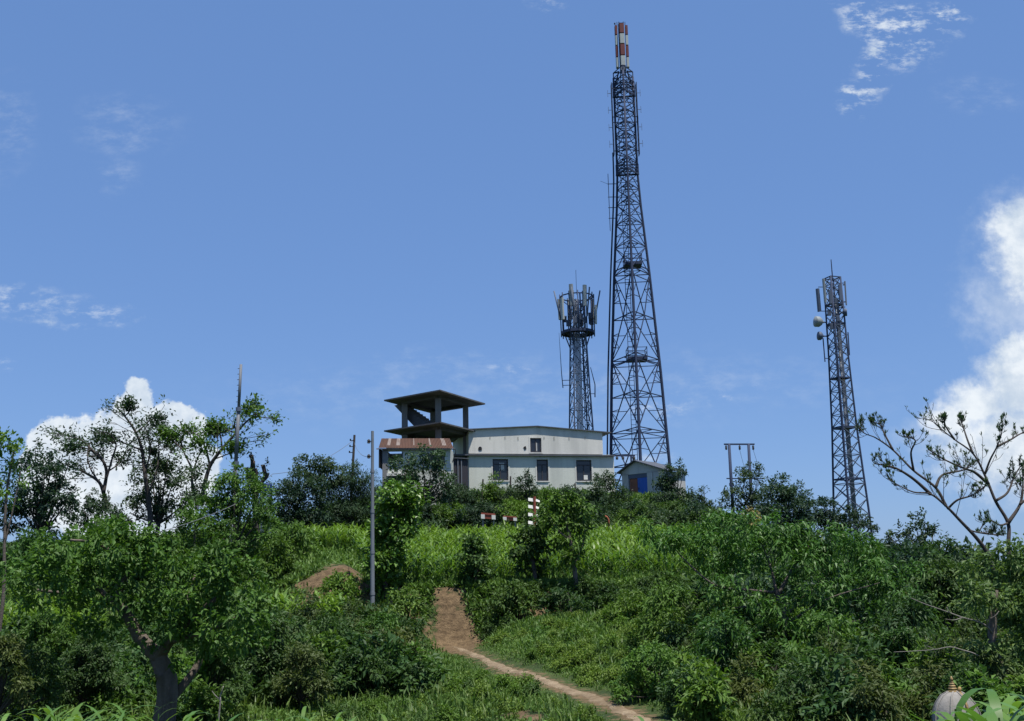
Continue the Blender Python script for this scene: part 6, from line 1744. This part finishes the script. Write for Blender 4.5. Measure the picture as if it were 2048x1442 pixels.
# ---- ground cover of herbs and grass
def scatter(px0, px1, d0, d1, n, rng):
    d = np.sqrt(rng.uniform(d0 ** 2, d1 ** 2, n)); c = rng.uniform(px0, px1, n)
    x = (c - 1024) / FPX * d
    return x, d
rng = np.random.default_rng(77)
gx_, gy_ = [], []
for a in ((-100, 2150, 16, 44, 46000), (500, 1450, 43, 47, 9000), (-100, 2150, 44, 84, 24000)):
    x, y = scatter(*a, rng); gx_.append(x); gy_.append(y)
gx_ = np.concatenate(gx_); gy_ = np.concatenate(gy_)
keep = earth_mask(gx_, gy_) < rng.uniform(0.03, 0.6, len(gx_))
dmin = np.full(len(gx_), 9.0)
for q in PATH: dmin = np.minimum(dmin, np.hypot(gx_ - q[0], gy_ - q[1]))
keep &= dmin > rng.uniform(0.14, 0.42, len(gx_))
gx_, gy_ = gx_[keep], gy_[keep]
gp = np.stack([gx_, gy_, ground(gx_, gy_) + 0.03], 1)
gn = np.tile([0, 0, 1.0], (len(gp), 1))
sz = np.clip(gy_ * 0.0042, 0.09, 0.26) * np.clip((dmin[keep] - 0.15) / 1.3, 0.22, 1.0)
v, f, tt = leaf_cloud(gp, gn, rng, 7, 1.0, 0.42, 0.0, -0.1, 0.3)
per = 7
v = v.reshape(len(gp), per, 4, 3)
off = rng.normal(0, 1, (len(gp), per, 1, 3)) * np.array([0.8, 0.8, 0.35])
off[..., 2] = np.abs(off[..., 2])
v = gp[:, None, None, :] + (v - gp[:, None, None, :] + off) * sz[:, None, None, None]
ng = 9000
x, y = scatter(-100, 2150, 16, 47, ng, rng)
kp = (earth_mask(x, y) < rng.uniform(0.1, 0.6, ng)); dm = np.full(ng, 9.0)
for q in PATH: dm = np.minimum(dm, np.hypot(x - q[0], y - q[1]))
kp &= dm > rng.uniform(0.28, 0.5, ng)
x, y = x[kp], y[kp]; ng = len(x)
b0_ = np.stack([x, y, ground(x, y)], 1)
nb = 4
b4 = np.repeat(b0_, nb, 0) + rng.normal(0, 0.06, (ng * nb, 3)) * np.array([1, 1, 0])
an = rng.uniform(0, 6.283, ng * nb); hh2 = rng.uniform(0.15, 0.48, ng * nb) * np.repeat(np.clip((dm[kp] - 0.1) / 1.5, 0.15, 1.0), nb); ww = rng.uniform(0.010, 0.024, ng * nb); ln_ = rng.uniform(0.1, 0.6, ng * nb) * hh2
dx = np.stack([np.cos(an), np.sin(an), 0 * an], 1); sx = np.stack([-np.sin(an), np.cos(an), 0 * an], 1)
m1 = b4 + dx * (ln_ * 0.3)[:, None] + np.array([0, 0, 1]) * (hh2 * 0.6)[:, None]
t1 = b4 + dx * ln_[:, None] + np.array([0, 0, 1]) * (hh2 * (1 - 0.25 * rng.uniform(0, 1, ng * nb)))[:, None]
gv = np.stack([b4 - sx * ww[:, None], b4 + sx * ww[:, None], m1 + sx * (ww * .8)[:, None], m1 - sx * (ww * .8)[:, None], t1 + sx * (ww * .15)[:, None], t1 - sx * (ww * .15)[:, None]], 1).reshape(-1, 3)
gi = np.arange(ng * nb)[:, None] * 6
gfc = np.concatenate([gi + np.array([0, 1, 2, 3]), gi + np.array([3, 2, 4, 5])])
gtt = np.repeat(rng.uniform(0, 1, ng * nb), 6)
nf0 = len(f); v = v.reshape(-1, 3)
f = np.concatenate([f, gfc + len(v)]); v = np.concatenate([v, gv]); tt = np.concatenate([tt, gtt])
gmi = np.zeros(len(f), np.int32); gmi[nf0:] = np.where(rng.uniform(0, 1, len(f) - nf0) < 0.0, 1, 1)
tag(link_mesh('ground_cover', v, f, [L_herb, L_grass], None, attrs={'tint': tt}, matidx=gmi), 'herbs and short grass covering the hillside', 'ground cover', kind='stuff')

# ---- maize
def maize_geo(rng, h_, nleaf, L, Wd, seg=4):
    """one plant at the origin: stalk strip quads and arching leaf strips"""
    V, F, TT = [], [], []; b0 = 0
    n = 4
    for i in range(2):
        for k in range(n):
            a = k / n * 6.283; r_ = 0.014 * (1 - 0.5 * i)
            V.append((math.cos(a) * r_, math.sin(a) * r_, h_ * 0.85 * i)); TT.append(0.3)
    for k in range(n): F.append((k, (k + 1) % n, n + (k + 1) % n, n + k))
    b0 = 2 * n
    az0 = rng.uniform(0, 6.28)
    for i in range(nleaf):
        z = h_ * (0.15 + 0.72 * i / nleaf); az = az0 + math.pi * (i % 2) + rng.normal(0, 0.45)
        ll_ = L * rng.uniform(0.75, 1.15) * (1.0 if i < nleaf - 2 else 0.75)
        el = rng.uniform(0.85, 1.2); bend = rng.uniform(0.9, 1.9)
        p = np.array([0, 0, z]); tin = rng.uniform(0, 1)
        dirh = np.array([math.cos(az), math.sin(az), 0]); sd_ = np.array([-math.sin(az), math.cos(az), 0])
        for s_ in range(seg + 1):
            t = s_ / seg; wd_ = Wd * (0.55 + 1.5 * t * (1 - t) * 1.2) * (1 - t ** 3) + 0.002
            V += [tuple(p - sd_ * wd_ / 2 + np.array([0, 0, 0.012])), tuple(p + sd_ * wd_ / 2 + np.array([0, 0, 0.012]))]; TT += [tin, tin]
            e_ = el - bend * t
            p = p + (dirh * math.cos(e_) + np.array([0, 0, 1]) * math.sin(e_)) * ll_ / seg
        for s_ in range(seg):
            a = b0 + 2 * s_; F.append((a, a + 1, a + 3, a + 2))
        b0 += 2 * (seg + 1)
    return np.array(V), np.array(F), np.array(TT)
rng = np.random.default_rng(5)
geo = [maize_geo(rng, 1.05 + 0.1 * (i % 3), 9, 0.62, 0.062, 5) for i in range(6)]
geo_far = [maize_geo(rng, 1.25, 9, 0.66, 0.085, 3) for i in range(6)]
# individual plants: the front strip and the first rows of the terrace field
mz = []
for i in range(6):
    b_ = empty('maize_plant', (0, 0, -60)); 
    gme = geo[i]
    nst = 1
    link_mesh('stalk', gme[0][:8] + np.array([0, 0, -60]), gme[1][:4], L_corn, b_, attrs={'tint': gme[2][:8]})
    link_mesh('leaves', gme[0][8:] + np.array([0, 0, -60]), gme[1][4:] - 8, L_corn, b_, True, attrs={'tint': gme[2][8:]})
    mz.append(b_)
mu = set()
def place_maize(loc, sc, rot, label, group):
    i = rz.randrange(6); src = mz[i]
    if i not in mu: o = src; mu.add(i)
    else:
        o = src.copy(); COL.objects.link(o)
        for ch in src.children:
            c = ch.copy(); COL.objects.link(c); c.parent = o
    o.location = loc; o.scale = (sc,) * 3; o.rotation_euler = (rz.uniform(-.08, .08), rz.uniform(-.08, .08), rot)
    o['label'] = label; o['group'] = group; o['category'] = 'maize plant'
def py_top(x, d, z):  # picture row of a point (for choosing plant height only)
    v_ = CR.transposed() @ Vector((x, d, z)); return 721 - v_.y / -v_.z * FPX
n_ind = 0
for k in range(170):
    d = rz.uniform(12.5, 16.5); px = rz.uniform(-30, 720) if k < 110 else rz.uniform(700, 1330)
    q = spot(px, d); sc = rz.uniform(0.9, 1.15)
    want = (1392 if px < 330 else 1408 if px < 720 else 1424) + rz.uniform(-6, 30) + (8 if px < 60 else 0)
    # plants stand on the falling ground: size them so that their tips end near the rows seen in the photograph
    zt_ = P(px, want, d).z
    sc = max(0.35, min(1.25, (zt_ - q.z) / 1.25))
    place_maize(q, sc, rz.uniform(0, 6.28), 'bright green maize plant in the strip along the bottom of the picture', 'maize plants along the bottom'); n_ind += 1
for k in range(34):
    d = rz.uniform(5.6, 8.0); px = rz.uniform(1840, 2100) if k > 14 else 1845 + 11 * k
    q = spot(px, d); zt_ = P(px, 1378 + rz.uniform(-14, 24), d).z
    sc = max(0.4, min(1.4, (zt_ - q.z) / 1.2))
    place_maize(q, sc, rz.uniform(0, 6.28), 'large leaved maize plant in front of the shrine', 'maize plants by the shrine'); n_ind += 1
cand = []
def field_ok(px, d):
    if d < 46.3 + 0.5 * math.sin(px * 0.05): return False
    left = 600 if d > 58 else 700 - (58 - 0) * 0 + (58 - d) * 3.5
    return px > left
for k in range(2500):
    d = math.sqrt(rz.uniform(46.2 ** 2, 66.5 ** 2)); px = rz.uniform(600, 1430)
    d = round(d / 0.42) * 0.42 + rz.uniform(-.12, .12)
    if field_ok(px, d): cand.append((d, px))
cand.sort()
for d, px in cand[:104]:
    q = spot(px, d); place_maize(q, rz.uniform(0.95, 1.25), rz.uniform(0, 6.28), 'maize plant in the front rows of the terrace field below the house', 'maize plants of the terrace front rows')
rest = cand[104:]
for k in range(240):
    d = rz.uniform(36, 41); px = rz.uniform(-60, 215); rest.append((d, px))
for k in range(110):
    d = rz.uniform(42, 47); px = rz.uniform(270, 440); rest.append((d, px))
for k in range(55):
    d = rz.uniform(38.0, 40.5); px = rz.uniform(550, 690); rest.append((d, px))
V, F, TT = [], [], []; b0 = 0
for d, px in rest:
    g_ = geo_far[rz.randrange(6)]
    q = spot(px, d); a = rz.uniform(0, 6.28); sc = rz.uniform(0.85, 1.15)
    c_, s_ = math.cos(a) * sc, math.sin(a) * sc
    x = g_[0][:, 0] * c_ - g_[0][:, 1] * s_ + q.x; y = g_[0][:, 0] * s_ + g_[0][:, 1] * c_ + q.y; z = g_[0][:, 2] * sc + q.z
    V.append(np.stack([x, y, z], 1)); F.append(g_[1] + b0); TT.append(np.clip(g_[2] + rz.uniform(-.2, .2), 0, 1)); b0 += len(g_[0])
tag(link_mesh('maize_field', np.concatenate(V), np.concatenate(F), L_corn, None, True, attrs={'tint': np.concatenate(TT)}), 'dense bright green maize covering the terraces below the buildings', 'maize field', kind='stuff')

# ------------------------------------------------------------------ air
HAZE = 0.0
if HAZE:
    mb = MB(); mb.obox((-150, -20, -25), (300, 0, 0), (0, 200, 0), (0, 0, 95))
    hm = bpy.data.materials.new('thin_air'); hm.use_nodes = True; hm.node_tree.nodes.clear(); hh_ = NT(hm.node_tree)
    pv_ = hh_.n('ShaderNodeVolumePrincipled'); pv_.inputs['Density'].default_value = HAZE; pv_.inputs['Color'].default_value = (0.72, 0.84, 1.0, 1)
    ho = hh_.n('ShaderNodeOutputMaterial'); hm.node_tree.links.new(pv_.outputs[0], ho.inputs['Volume'])
    tag(mb.build('haze', hm), 'thin bluish haze between the camera and the hilltop', 'haze', kind='stuff')
